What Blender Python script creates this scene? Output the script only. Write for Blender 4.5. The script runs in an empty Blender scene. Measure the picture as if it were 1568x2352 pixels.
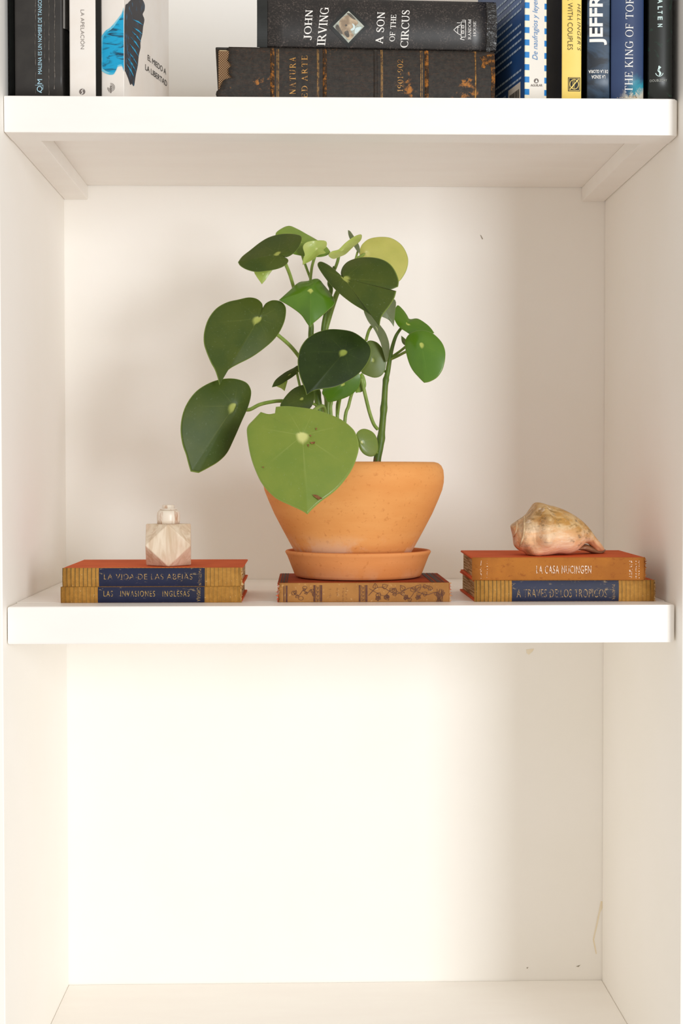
import bpy, bmesh, math, random
from mathutils import Vector, Matrix
R = math.radians
S = bpy.context.scene
COL = S.collection
random.seed(7)

# ------------------------------------------------------------------ camera
FPX = 3403.0
CAM = Vector((0.3064, -1.5221, 0.0))
YAW, PITCH, ROLL = 0.024, 0.0266, -0.0008
FW = Vector((math.sin(YAW)*math.cos(PITCH), math.cos(YAW)*math.cos(PITCH), -math.sin(PITCH)))
R0 = Vector((math.cos(YAW), -math.sin(YAW), 0)); U0 = R0.cross(FW)
RT = R0*math.cos(ROLL) + U0*math.sin(ROLL)
UP = U0*math.cos(ROLL) - R0*math.sin(ROLL)
cd = bpy.data.cameras.new('camera'); cam = bpy.data.objects.new('camera', cd); COL.objects.link(cam)
cd.sensor_fit = 'VERTICAL'; cd.sensor_height = 36.0; cd.lens = FPX/2352*36.0
cd.clip_start = 0.05; cd.clip_end = 50
M = Matrix((RT, UP, -FW)).transposed().to_4x4(); M.translation = CAM
cam.matrix_world = M
S.camera = cam

# ------------------------------------------------------------------ light
w = bpy.data.worlds.new('world'); S.world = w; w.use_nodes = True
bg = w.node_tree.nodes['Background']
bg.inputs[0].default_value = (1.0, 0.935, 0.865, 1); bg.inputs[1].default_value = 0.77
ld = bpy.data.lights.new('window_right_offscreen', 'AREA'); ld.shape = 'RECTANGLE'; ld.size = 0.95; ld.size_y = 1.5
ld.energy = 92; ld.color = (0.93, 0.97, 1.0)
lo = bpy.data.objects.new('window_right_offscreen', ld); COL.objects.link(lo)
lo.location = (2.12, -3.45, 0.12)
lo.rotation_euler = (Vector((0.35, 0.2, -0.12)) - lo.location).to_track_quat('-Z', 'Y').to_euler()
S.view_settings.view_transform = 'Standard'; S.view_settings.look = 'None'
S.view_settings.gamma = 1.0; S.view_settings.use_curve_mapping = False
S.view_settings.exposure = -0.10
S.cycles.max_bounces = 16; S.cycles.diffuse_bounces = 12   # light keeps bouncing between the white boards

# ------------------------------------------------------------------ helpers: photograph point -> place at its own depth
def ray(u, v): return FW + RT*((u-784)/FPX) + UP*((1176-v)/FPX)
def at(u, v, Y):
    d = ray(u, v); return CAM + d*((Y-CAM.y)/d.y)
def atz(u, v, Z):
    d = ray(u, v); return CAM + d*((Z-CAM.z)/d.z)
def hitp(u, v, c, n):
    d = ray(u, v); return CAM + d*((c-CAM).dot(n)/d.dot(n))

def hexc(h):
    h = h.lstrip('#'); o = []
    for i in (0, 2, 4):
        c = int(h[i:i+2], 16)/255.0
        o.append(c/12.92 if c <= 0.04045 else ((c+0.055)/1.055)**2.4)
    return (*o, 1.0)

class NT:
    def __init__(s, name, rough=0.6, spec=0.4):
        s.m = bpy.data.materials.new(name); s.m.use_nodes = True; s.t = s.m.node_tree
        s.b = s.t.nodes['Principled BSDF']
        s.b.inputs['Roughness'].default_value = rough
        s.b.inputs['Specular IOR Level'].default_value = spec
        s.co = s.t.nodes.new('ShaderNodeTexCoord').outputs['Object']; s._xyz = None
    def put(s, sock, val):
        if hasattr(val, 'is_linked') or isinstance(val, bpy.types.NodeSocket): s.t.links.new(val, sock)
        elif isinstance(val, str): sock.default_value = hexc(val)
        else: sock.default_value = val
    def xyz(s):
        if s._xyz is None:
            n = s.t.nodes.new('ShaderNodeSeparateXYZ'); s.t.links.new(s.co, n.inputs[0]); s._xyz = n.outputs
        return s._xyz
    def scaled(s, sc, off=(0, 0, 0)):
        n = s.t.nodes.new('ShaderNodeMapping'); s.t.links.new(s.co, n.inputs[0])
        n.inputs['Scale'].default_value = sc; n.inputs['Location'].default_value = off; return n.outputs[0]
    def noise(s, scale, detail=4, sc=(1, 1, 1), rough=0.55, off=(0, 0, 0), dist=0):
        n = s.t.nodes.new('ShaderNodeTexNoise'); s.t.links.new(s.scaled(sc, off), n.inputs['Vector'])
        n.inputs['Scale'].default_value = scale; n.inputs['Detail'].default_value = detail
        n.inputs['Roughness'].default_value = rough; n.inputs['Distortion'].default_value = dist
        return n.outputs['Fac']
    def math(s, op, a, b=0.0):
        n = s.t.nodes.new('ShaderNodeMath'); n.operation = op; s.put(n.inputs[0], a); s.put(n.inputs[1], b); return n.outputs[0]
    def step(s, f, lo, hi):
        n = s.t.nodes.new('ShaderNodeMapRange'); n.interpolation_type = 'SMOOTHSTEP'
        s.put(n.inputs['Value'], f); n.inputs['From Min'].default_value = lo; n.inputs['From Max'].default_value = hi
        return n.outputs['Result']
    def mix(s, f, a, b):
        n = s.t.nodes.new('ShaderNodeMix'); n.data_type = 'RGBA'
        s.put(n.inputs[0], f); s.put(n.inputs[6], a); s.put(n.inputs[7], b); return n.outputs[2]
    def attr(s, name):
        n = s.t.nodes.new('ShaderNodeAttribute'); n.attribute_name = name; return n.outputs['Fac']
    def bump(s, h, strength=0.3, dist=0.001):
        n = s.t.nodes.new('ShaderNodeBump'); n.inputs['Strength'].default_value = strength; n.inputs['Distance'].default_value = dist
        s.put(n.inputs['Height'], h); s.t.links.new(n.outputs[0], s.b.inputs['Normal'])
    def col(s, c): s.put(s.b.inputs['Base Color'], c); return s.m

def simple(name, c1, c2=None, scale=60, rough=0.6, spec=0.4, bump=0, lo=0.35, hi=0.65):
    n = NT(name, rough, spec); f = n.noise(scale)
    if bump: n.bump(n.noise(scale*3), bump)
    return n.col(n.mix(n.step(f, lo, hi), c1, c2) if c2 else c1)

def link(name, mesh, mat, parent=None):
    o = bpy.data.objects.new(name, mesh); COL.objects.link(o)
    for m in (mat if isinstance(mat, (list, tuple)) else [mat]):
        if m: mesh.materials.append(m)
    if parent: o.parent = parent
    return o
def bm_obj(name, bm, mat, parent=None, smooth=False, recalc=True):
    if recalc: bmesh.ops.recalc_face_normals(bm, faces=bm.faces)
    me = bpy.data.meshes.new(name); bm.to_mesh(me); bm.free()
    if smooth:
        for p in me.polygons: p.use_smooth = True
    return link(name, me, mat, parent)
def py_obj(name, vs, fs, mat, parent=None, smooth=False):
    bm = bmesh.new(); bv = [bm.verts.new(v) for v in vs]
    for f in fs:
        try: bm.faces.new([bv[i] for i in f])
        except ValueError: pass
    return bm_obj(name, bm, mat, parent, smooth)
def add_box(bm, lo, hi, bev=0.0, seg=2):
    lo = Vector(lo); hi = Vector(hi)
    r = bmesh.ops.create_cube(bm, size=1.0)
    for v in r['verts']: v.co = Vector([(lo[i]+hi[i])/2 + v.co[i]*(hi[i]-lo[i]) for i in range(3)])
    if bev: bmesh.ops.bevel(bm, geom=list({e for v in r['verts'] for e in v.link_edges}), offset=bev, segments=seg, affect='EDGES', profile=0.5)
def box(name, lo, hi, mat, parent=None, bev=0.0, seg=2):
    bm = bmesh.new(); add_box(bm, lo, hi, bev, seg); return bm_obj(name, bm, mat, parent)
def empty(name, loc, rz=0):
    o = bpy.data.objects.new(name, None); COL.objects.link(o); o.location = loc; o.rotation_euler = (0, 0, rz)
    o.empty_display_size = 0.02; return o
def tag(o, label, cat, group=None):
    o['label'] = label; o['category'] = cat
    if group: o['group'] = group
    return o
def struct(o): o['kind'] = 'structure'; return o

def cr(p0, p1, p2, p3, t):
    return tuple(0.5*((2*b)+(-a+c)*t+(2*a-5*b+4*c-d)*t*t+(-a+3*b-3*c+d)*t**3) for a, b, c, d in zip(p0, p1, p2, p3))
def smooth_closed(pts, sub=4):
    n = len(pts); out = []; cn = [len(p) > 2 for p in pts]; P = [p[:2] for p in pts]
    for i in range(n):
        p1, p2 = P[i], P[(i+1) % n]; p0 = p1 if cn[i] else P[i-1]; p3 = p2 if cn[(i+1) % n] else P[(i+2) % n]
        for k in range(sub): out.append(cr(p0, p1, p2, p3, k/sub))
    return out
def smooth_open(P, sub=5):
    out = []
    for i in range(len(P)-1):
        p0 = P[i-1] if i else P[0]; p3 = P[i+2] if i+2 < len(P) else P[-1]
        for k in range(sub): out.append(cr(p0, P[i], P[i+1], p3, k/sub))
    out.append(tuple(P[-1])); return out
def lathe(bm, prof, n=64, c=(0, 0, 0), closed=True):
    rings = []
    for r, z in prof:
        rings.append([bm.verts.new((c[0]+max(r, 1e-5)*math.cos(2*math.pi*k/n), c[1]+max(r, 1e-5)*math.sin(2*math.pi*k/n), c[2]+z)) for k in range(n)])
    for a, b in zip(rings, rings[1:]):
        for k in range(n): bm.faces.new((a[k], a[(k+1) % n], b[(k+1) % n], b[k]))
    if closed: bm.faces.new(rings[0]); bm.faces.new(rings[-1])
def tube(bm, pts, rad, n=10):
    pts = [Vector(p) for p in pts]; rings = []
    for i, p in enumerate(pts):
        d = (pts[min(i+1, len(pts)-1)] - pts[max(i-1, 0)]).normalized()
        a = d.cross(Vector((0, 1, 0.01))).normalized(); b = d.cross(a)
        r = rad[i] if isinstance(rad, list) else rad
        rings.append([bm.verts.new(p + a*r*math.cos(2*math.pi*k/n) + b*r*math.sin(2*math.pi*k/n)) for k in range(n)])
    for x, y in zip(rings, rings[1:]):
        for k in range(n): bm.faces.new((x[k], x[(k+1) % n], y[(k+1) % n], y[k]))
    bm.faces.new(rings[0]); bm.faces.new(rings[-1])

# ------------------------------------------------------------------ the alcove
W, DB = 0.69, 0.3783
ZUB, ZUT, ZMT, ZMB, ZF = 0.3458, 0.3829, -0.1370, -0.1758, -0.6593
TOP, YFL, YF = 0.70, -0.020, -0.022
n = NT('white_paint', 0.55, 0.35)
f = n.noise(9, 3); n.bump(n.noise(55, 5), 0.10, 0.0015)
WHITE = n.col(n.mix(n.step(f, .3, .7), '#F9F6F1', '#F8F5EF'))
n = NT('white_gloss_paint', 0.42, 0.4)
f = n.noise(30, 4, (0.25, 1, 1)); n.bump(n.noise(120, 5, (0.4, 1, 1)), 0.16, 0.0015)
GLOSSW = n.col(n.mix(n.step(f, .3, .7), '#F8F5F0', '#F6F2ED'))
STAIN = simple('yellow_stain', '#F1E3C6', '#F3E9D4', 80)
GRIME = simple('grey_grime', '#A89F90', '#8A8070', 200)

wb = struct(box('wall_back', (-0.06, DB, ZF-0.05), (W+0.06, DB+0.02, TOP), WHITE))
struct(box('wall_left', (-0.06, YFL, ZF-0.05), (0.0, DB, TOP), WHITE, bev=0.0012))
struct(box('wall_right', (W, YF, ZF-0.05), (W+0.06, DB-0.0009, TOP), WHITE, bev=0.0012))
struct(box('floor', (0.0003, YF-0.012, ZF-0.04), (W-0.0005, DB-0.0010, ZF), GLOSSW, bev=0.001))
def film(name, px, mat, parent, Y):
    py_obj(name, [at(u, v, Y) for u, v in px], [list(range(len(px)))], mat, parent)
film('stain', [(1379, 2070), (1383, 2070), (1383, 2086), (1378, 2096), (1371, 2128), (1364, 2158), (1370, 2190), (1368, 2192), (1361, 2158), (1369, 2120), (1375, 2090)], STAIN, wb, DB-0.0003)
film('stain', [(1208, 1492), (1226, 1490), (1222, 1497), (1214, 1504), (1209, 1500)], STAIN, wb, DB-0.0003)
film('scuff_mark', [(1102, 539), (1105, 541), (1109, 549), (1107, 550)], GRIME, wb, DB-0.0003)
film('scuff_mark', [(1208, 2223), (1213, 2221), (1211, 2225)], GRIME, wb, DB-0.0003)
film('scuff_mark', [(1322, 2220), (1333, 2216), (1328, 2221)], GRIME, wb, DB-0.0003)

def fascia(bm, x0, x1, y0, y1, z0, z1, rc, b):
    # bar with one rounded corner at the right front
    pts = [(x0, y0)]
    for k in range(9):
        a = -math.pi/2 + math.pi/2*k/8; pts.append((x1-rc+rc*math.cos(a), y0+rc*0.55+rc*0.55*math.sin(a)))
    pts += [(x1, y1), (x0, y1)]
    lo = [bm.verts.new((x, y, z0)) for x, y in pts]; hi = [bm.verts.new((x, y, z1)) for x, y in pts]
    fl = bm.faces.new(lo); fh = bm.faces.new(hi)
    for k in range(len(pts)): bm.faces.new((lo[k], lo[(k+1) % len(pts)], hi[(k+1) % len(pts)], hi[k]))
    bmesh.ops.bevel(bm, geom=list(fl.edges)+list(fh.edges), offset=b, segments=2, affect='EDGES', profile=0.5)
sh = tag(empty('shelf', (W/2, 0.0, ZUB)), 'white painted shelf carrying the upright and stacked novels, battens under its ends', 'shelf')
def rel(o, root): o.location = -Vector(root.location); return o
bm = bmesh.new(); fascia(bm, 0.0008, W-0.0012, 0.0, 0.040, ZUB, ZUT, 0.010, 0.0012)
rel(bm_obj('front_edge', bm, GLOSSW, sh), sh)
rel(box('panel', (0.0006, 0.0402, 0.3650), (W-0.0008, DB-0.0007, ZUT), GLOSSW, sh), sh)
rel(box('batten', (0.0004, 0.0406, ZUB+0.0012), (0.0300, DB-0.0006, 0.3648), GLOSSW, sh, 0.0008), sh)
rel(box('batten', (W-0.0300, 0.0406, ZUB+0.0012), (W-0.0009, DB-0.0006, 0.3648), GLOSSW, sh, 0.0008), sh)
s2 = tag(empty('shelf', (W/2, 0.0, ZMB)), 'thick white painted shelf board under the potted plant and old books', 'shelf')
bm = bmesh.new(); fascia(bm, 0.0012, W-0.0014, -0.001, 0.050, ZMB, ZMT, 0.010, 0.0018)
rel(bm_obj('front_edge', bm, GLOSSW, s2), s2)
rel(box('panel', (0.0006, 0.0502, ZMB), (W-0.0008, DB-0.0007, ZMT), GLOSSW, s2), s2)

# ------------------------------------------------------------------ lettering
_tc = {}
def sans(s, off=0.0, shear=0.0, space=1.0):
    key = (s, off, shear, space)
    if key in _tc: return _tc[key]
    c = bpy.data.curves.new('lettering', 'FONT'); c.body = s; c.offset = off; c.shear = shear; c.space_character = space
    c.resolution_u = 5; c.fill_mode = 'FRONT'
    o = bpy.data.objects.new('lettering', c); COL.objects.link(o)
    bpy.context.view_layer.update()
    me = bpy.data.meshes.new_from_object(o.evaluated_get(bpy.context.evaluated_depsgraph_get()))
    vs = [(v.co.x, v.co.y) for v in me.vertices]; fs = [tuple(p.vertices) for p in me.polygons]
    bpy.data.objects.remove(o); bpy.data.curves.remove(c); bpy.data.meshes.remove(me)
    _tc[key] = norm(vs, fs); return _tc[key]
def norm(vs, fs):
    x0 = min(v[0] for v in vs); x1 = max(v[0] for v in vs); y0 = min(v[1] for v in vs); y1 = max(v[1] for v in vs)
    return [((x-x0)/(x1-x0), (y-y0)/(y1-y0)) for x, y in vs], fs
# serif capitals drawn with a broad pen: thick stems, thin bars, bracket serifs
def serif(s, K=0.13, n=0.05, gap=0.14):
    vs, fs = [], []
    def quad(a, b, c, d):
        i = len(vs); vs.extend([a, b, c, d]); fs.append((i, i+1, i+2, i+3))
    def ln(X, x0, y0, x1, y1, wd):
        dx, dy = x1-x0, y1-y0; L = math.hypot(dx, dy); px, py = -dy/L*wd/2, dx/L*wd/2
        quad((X+x0+px, y0+py), (X+x1+px, y1+py), (X+x1-px, y1-py), (X+x0-px, y0-py))
    def stem(X, x, y0=0.0, y1=1.0, sb=True, st=True, wd=K):
        ln(X, x, y0, x, y1, wd)
        for y, on in ((y0+n/2, sb), (y1-n/2, st)):
            if on: ln(X, x-wd*1.05, y, x+wd*1.05, y, n)
    def arc(X, cx, cy, rx, ry, a0, a1, th=K, tn=n, N=22):
        P = []
        for k in range(N+1):
            a = R(a0+(a1-a0)*k/N); c, sn = math.cos(a), math.sin(a); wd = tn+(th-tn)*abs(c)**1.3
            P.append(((X+cx+(rx-wd)*c, cy+(ry-tn)*sn), (X+cx+rx*c, cy+ry*sn)))
        for (a, b), (c2, d) in zip(P, P[1:]): quad(a, b, d, c2)
    def bar(X, x0, x1, y, tick=0, at_=1):
        ln(X, x0, y, x1, y, n)
        if tick: ln(X, (x1 if at_ else x0)-n*0.5, y, (x1 if at_ else x0)-n*0.5, y+tick, n*1.3)
    X = 0.0
    for ch in s:
        if ch == ' ': X += 0.38; continue
        if ch == 'I': stem(X, .14); wdt = .28
        elif ch == 'T':
            stem(X, .37, st=False); ln(X, 0, 1-n/2, .74, 1-n/2, n); ln(X, .025, 1, .025, .78, n); ln(X, .715, 1, .715, .78, n); wdt = .74
        elif ch == 'H': stem(X, .14); stem(X, .66); bar(X, .14, .66, .52); wdt = .8
        elif ch in 'EF':
            stem(X, .14, sb=True); ln(X, .14, 1-n/2, .60, 1-n/2, n); ln(X, .58, 1, .58, .78, n); bar(X, .14, .46, .53); ln(X, .45, .43, .45, .63, n)
            if ch == 'E': ln(X, .14, n/2, .64, n/2, n); ln(X, .62, 0, .62, .24, n)
            wdt = .66
        elif ch == 'K':
            stem(X, .14); ln(X, .2, .42, .62, .98, n); ln(X, .33, .58, .70, .02, K); bar(X, .5, .78, 1-n/2); bar(X, .56, .84, n/2); wdt = .84
        elif ch == 'N':
            stem(X, .13, wd=n*1.2, sb=True); ln(X, .12, .98, .68, .02, K); stem(X, .68, wd=n*1.2, sb=False); bar(X, .55, .81, 1-n/2); wdt = .8
        elif ch == 'O': arc(X, .42, .5, .42, .52, 0, 360, N=40); wdt = .84
        elif ch == '0': arc(X, .3, .5, .3, .52, 0, 360, N=40); wdt = .6
        elif ch == 'C': arc(X, .42, .5, .42, .52, 48, 318, N=30); ln(X, .70, .98, .70, .70, n); wdt = .74
        elif ch == 'G': arc(X, .42, .5, .42, .52, 48, 330, N=30); ln(X, .70, .98, .70, .72, n); ln(X, .72, 0.05, .72, .44, K); bar(X, .54, .84, .44); wdt = .84
        elif ch == 'D': stem(X, .14); arc(X, .30, .5, .5, .5, -90, 90); bar(X, .14, .32, 1-n/2); bar(X, .14, .32, n/2); wdt = .82
        elif ch == 'R':
            stem(X, .14); arc(X, .34, .745, .28, .255, -90, 90); bar(X, .14, .36, 1-n/2); bar(X, .14, .36, .515); ln(X, .36, .52, .70, .02, K); bar(X, .6, .82, n/2); wdt = .78
        elif ch == 'A':
            ln(X, .10, .02, .40, 1, n*1.2); ln(X, .36, 1, .68, .02, K); bar(X, .2, .56, .33); bar(X, 0, .22, n/2); bar(X, .54, .82, n/2); wdt = .8
        elif ch == 'V': ln(X, .10, .98, .40, 0, K); ln(X, .40, .02, .68, .98, n*1.2); bar(X, -.02, .24, 1-n/2); bar(X, .56, .80, 1-n/2); wdt = .78
        elif ch == 'U': stem(X, .14, .3, 1, sb=False); arc(X, .40, .32, .325, .33, 180, 360); stem(X, .69, .3, 1, sb=False, wd=n*1.3); wdt = .82
        elif ch == 'J': stem(X, .26, .1, 1, sb=False); arc(X, .12, .08, .205, .22, 180, 360); wdt = .42
        elif ch == 'S':
            arc(X, .28, .735, .26, .275, 40, 250, th=K*.8); arc(X, .28, .255, .28, .275, -140, 80, th=K*.8); ln(X, .14, .68, .44, .36, K); ln(X, .48, .96, .48, .74, n); ln(X, .05, .04, .05, .28, n); wdt = .56
        elif ch == 'M':
            stem(X, .12, wd=n*1.2); ln(X, .13, .98, .46, .02, K); ln(X, .46, .02, .80, .98, n); stem(X, .82, wd=K); wdt = .98
        elif ch == '1': stem(X, .18, st=False); ln(X, .02, .84, .2, .98, n); wdt = .34
        elif ch == '9': arc(X, .28, .70, .27, .30, 0, 360); arc(X, .05, .62, .50, .62, -75, 10); wdt = .56
        elif ch == '2': arc(X, .27, .72, .26, .28, -20, 170); ln(X, .48, .62, .05, .05, n*1.6); ln(X, .02, .05, .54, .05, K*.8); wdt = .56
        elif ch == '-': ln(X, .02, .42, .3, .42, K*.7); wdt = .32
        else: wdt = .5
        X += wdt + gap
    return norm(vs, fs)

# ------------------------------------------------------------------ books
PAPER = None
n = NT('old_paper', 0.9, 0.1); f = n.noise(900, 2, (0.02, 0.02, 1)); PAPER_L = n.col(n.mix(n.step(f, .35, .65), '#CDB892', '#8C7048'))
n = NT('paper_upright', 0.9, 0.1); f = n.noise(900, 2, (1, 0.02, 0.02)); PAPER_U = n.col(n.mix(n.step(f, .35, .65), '#E8DFCB', '#BBAA8C'))

class Book:
    def __init__(s, name, label, loc, rz, T, H, D, lying, mats, bulge=0.002, tb=0.0022, over=0.003, cat='book', group=None,
                 tear=None, board_y0=0.0016, warp=0.0, cover_len=None):
        s.root = tag(empty(name, loc, rz), label, cat, group); s.T, s.H, s.D, s.lying, s.bulge = T, H, D, lying, bulge
        s.mw = Matrix.Translation(Vector(loc)) @ Matrix.Rotation(rz, 4, 'Z'); s.inv = s.mw.inverted()
        msp, mcov, mpag = mats
        ns, nt = (48 if tear else 10), 20
        vs, fs = [], []
        for lay in (0, 1):
            for i in range(ns+1):
                for j in range(nt+1):
                    t = -T/2+T*j/nt; s0, s1 = 0.0, H
                    if tear: a, b = tear(j/nt); s0 += a; s1 -= b
                    q = s0+(s1-s0)*i/ns
                    vs.append(s.loc(q, t, s.surf(t)*(1 if not lay else 1.0) + (0.0014 if lay else 0)))
        N1 = (ns+1)*(nt+1); idx = lambda l, i, j: l*N1+i*(nt+1)+j
        for i in range(ns):
            for j in range(nt):
                fs.append((idx(0, i, j), idx(0, i, j+1), idx(0, i+1, j+1), idx(0, i+1, j)))
                fs.append((idx(1, i, j), idx(1, i+1, j), idx(1, i+1, j+1), idx(1, i, j+1)))
        for i in range(ns):
            for j in (0, nt): fs.append((idx(0, i, j), idx(0, i+1, j), idx(1, i+1, j), idx(1, i, j)))
        for j in range(nt):
            for i in (0, ns): fs.append((idx(0, i, j), idx(0, i, j+1), idx(1, i, j+1), idx(1, i, j)))
        s.spine = py_obj('spine', vs, fs, msp, s.root, True)
        bev = min(0.0008, tb*0.35)
        for sg in (-1, 1):
            a = sg*T/2; b = sg*(T/2-tb)
            o = s.pbox('cover', 0, H, min(a, b), max(a, b), board_y0, D, mcov, bev)
        s.pages = s.pbox('page_block', over, H-over, -T/2+tb+0.0001, T/2-tb-0.0001, 0.0017+0.0*bulge, D-over-0.001, mpag, 0)
    def loc(s, q, t, y): return Vector((q-s.H/2, y, t+s.T/2)) if s.lying else Vector((t, y, q))
    def surf(s, t):
        x = min(1.0, abs(2*t/s.T)); return -s.bulge*(1-x**2.2)
    def pbox(s, name, s0, s1, t0, t1, y0, y1, mat, bev):
        a = s.loc(s0, t0, y0); b = s.loc(s1, t1, y1)
        return box(name, [min(a[i], b[i]) for i in range(3)], [max(a[i], b[i]) for i in range(3)], mat, s.root, bev, 1)
    def tcoord(s, p): return (p.z-s.T/2) if s.lying else p.x
    def flat(s, name, vs, fs, mat, plane='spine', lift=0.0003, parent=None, cut=True):
        """flat print: points given in photograph pixels, laid on the spine or on a cover board of this book"""
        if plane == 'spine': c, nl = Vector((0, -s.bulge*0.7, 0)), Vector((0, -1, 0))
        elif plane == 'right': c, nl = Vector((s.T/2, 0, 0)), Vector((1, 0, 0))
        elif plane == 'left': c, nl = Vector((-s.T/2, 0, 0)), Vector((-1, 0, 0))
        elif plane == 'top': c, nl = Vector((0, 0, s.T)), Vector((0, 0, 1))
        cw = s.mw @ c; nw = s.mw.to_3x3() @ nl
        bm = bmesh.new(); bv = [bm.verts.new(s.inv @ hitp(u, v, cw, nw)) for u, v in vs]
        for f in fs:
            try: bm.faces.new([bv[i] for i in f])
            except ValueError: pass
        if plane == 'spine':
            if cut and s.bulge > 0.0004:
                ax = Vector((0, 0, 1)) if s.lying else Vector((1, 0, 0)); o0 = s.T/2 if s.lying else 0
                for k in range(-9, 10):
                    bmesh.ops.bisect_plane(bm, geom=bm.verts[:]+bm.edges[:]+bm.faces[:], plane_co=ax*(o0+k*s.T/20), plane_no=ax, dist=1e-7)
            for v in bm.verts:
                t = min(max(s.tcoord(v.co), -s.T/2*.985), s.T/2*.985)
                if s.lying: v.co.z = t+s.T/2
                else: v.co.x = t; v.co.z = max(v.co.z, .0004)
                v.co.y = s.surf(t)-lift
            bmesh.ops.dissolve_degenerate(bm, dist=1e-7, edges=bm.edges[:])
        else:
            for v in bm.verts: v.co += nl*lift
        me = bpy.data.meshes.new(name); bm.to_mesh(me); bm.free()
        o = link(name, me, mat, parent or s.root)
        # faces towards the reader
        fl = Vector((0, -1, 0)) if plane == 'spine' else nl
        bm = bmesh.new(); bm.from_mesh(me)
        for f in bm.faces:
            if f.normal.dot(fl) < 0: f.normal_flip()
        bm.to_mesh(me); bm.free()
        return o
    def text(s, gl, box_, rot, mat, name='title_lettering', plane='spine', lift=0.0006, skew=0.0):
        u0, v0, u1, v1 = box_; vs = []
        for x, y in gl[0]:
            if rot == 0: p = (u0+(u1-u0)*x, v1-(v1-v0)*y)
            elif rot == 90: p = (u1-(u1-u0)*y, v1-(v1-v0)*x)
            elif rot == -90: p = (u0+(u1-u0)*y, v0+(v1-v0)*x)
            else: p = (u1-(u1-u0)*x, v0+(v1-v0)*y)
            vs.append((p[0]+skew*(p[1]-v1), p[1]))
        return s.flat(name, vs, gl[1], mat, plane, lift)
    def poly(s, name, px, mat, plane='spine', lift=0.0004):
        return s.flat(name, px, [list(range(len(px)))], mat, plane, lift)
    def polys(s, name, lst, mat, plane='spine', lift=0.0004):
        vs, fs = [], []
        for p in lst:
            i = len(vs); vs += [q[:2] for q in p]; fs.append(list(range(i, i+len(p))))
        return s.flat(name, vs, fs, mat, plane, lift)

def rect(u0, v0, u1, v1): return [(u0, v0), (u1, v0), (u1, v1), (u0, v1)]
def circ(u, v, ru, rv=None, n=20): return [(u+ru*math.cos(2*math.pi*k/n), v+(rv or ru)*math.sin(2*math.pi*k/n)) for k in range(n)]
def ribbon(P, w):
    out = []
    for i, (p, q) in enumerate(zip(P, P[1:])):
        dx, dy = q[0]-p[0], q[1]-p[1]; L = math.hypot(dx, dy) or 1; a, b = -dy/L*w/2, dx/L*w/2
        out.append([(p[0]+a, p[1]+b), (q[0]+a, q[1]+b), (q[0]-a, q[1]-b), (p[0]-a, p[1]-b)])
    return out
def upright(name, label, u0, u1, Y, rz, H, D, mats, vref=150, **k):
    """book standing on the top shelf, spine between pixel columns u0 and u1"""
    a = at(u0, vref, Y); 
    rzr = R(rz)
    # right spine corner along the rotated spine direction
    d = Vector((math.cos(rzr), math.sin(rzr), 0)); nrm = Vector((-math.sin(rzr), math.cos(rzr), 0))
    b = hitp(u1, vref, a, nrm); T = (b-a).dot(d)
    c = a + d*T/2
    return Book(name, label, (c.x, c.y, ZUT), rzr, T, H, D, False, mats, **k)
def lying(name, label, u0, u1, v0, v1, Y, zb, rz, T, D, mats, **k):
    vr = (v0+v1)/2; a = at(u0, vr, Y); rzr = R(rz)
    d = Vector((math.cos(rzr), math.sin(rzr), 0)); nrm = Vector((-math.sin(rzr), math.cos(rzr), 0))
    b = hitp(u1, vr, a, nrm); H = (b-a).dot(d); c = a+d*H/2
    return Book(name, label, (c.x, c.y, zb), rzr, T, H, D, True, mats, **k)

BLACKP = simple('black_card', '#24211F', '#2E2B28', 40, 0.42, 0.5)
BLACKD = simple('dark_card', '#0E100F', '#141816', 60, 0.6, 0.15)
INK = simple('black_ink', '#1E1C1C', None, 50, 0.6)
WHITEINK = simple('white_ink', '#F0EDE8', None, 50, 0.6)
WHITECARD = simple('white_card', '#EDE7E0', '#EAE2D9', 30, 0.45, 0.4)
CREASE = simple('crease_grey', '#7C756E', '#5A544E', 300, 0.8, 0.1)

# --- left group, upright
b = upright('slim_black_book', 'slim plain black book squeezed against the left wall', 21, 33.5, 0.022, 0, 0.21, 0.14, (BLACKD, BLACKD, PAPER_U), bulge=0.0004, tb=0.001, over=0.001)
b = upright('black_paperback', 'thick black paperback with creased spine and pale blue title MALENA ES UN NOMBRE DE TANGO', 34.5, 144, 0.008, 0, 0.225, 0.145, (BLACKP, BLACKP, PAPER_U), bulge=0.0012, tb=0.0008, over=0.0003)
PALEBLUE = simple('pale_blue_ink', '#A9CFDF', None, 50, 0.6)
b.text(sans('MALENA ES UN NOMBRE DE TANGO', 0.0), (87.5, 0.5, 96.5, 170.5), 90, PALEBLUE)
b.text(sans('Q'), (85, 198, 97.5, 214), 0, PALEBLUE, 'publisher_mark')
b.text(sans('M'), (86, 182.5, 97, 193.5), 90, PALEBLUE, 'publisher_mark')
b.polys('publisher_mark', [rect(81, 195.5, 99, 196.3), rect(98.6, 195, 99.4, 206)], PALEBLUE)
def crack(u, v0, v1, w, sd):
    rr = random.Random(sd); P = []; v = v0
    while v < v1: P.append((u+rr.uniform(-.7, .7), v)); v += rr.uniform(5, 12)
    out = []
    for p, q in zip(P, P[1:]):
        a, c = rr.uniform(.15, 1)*w, rr.uniform(.15, 1)*w; out.append([(p[0]-a, p[1]), (q[0]-c, q[1]), (q[0]+c, q[1]), (p[0]+a, p[1])])
    return out
b.polys('spine_crease', crack(81.5, -5, 160, .8, 1)+crack(82, 165, 220, .5, 2)+crack(102.5, 50, 135, .5, 3), CREASE, lift=0.0005)
b.polys('spine_crease', crack(112.5, -5, 220, .9, 4)+crack(125.5, -5, 205, 1.0, 5), CREASE, lift=0.0005)
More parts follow.
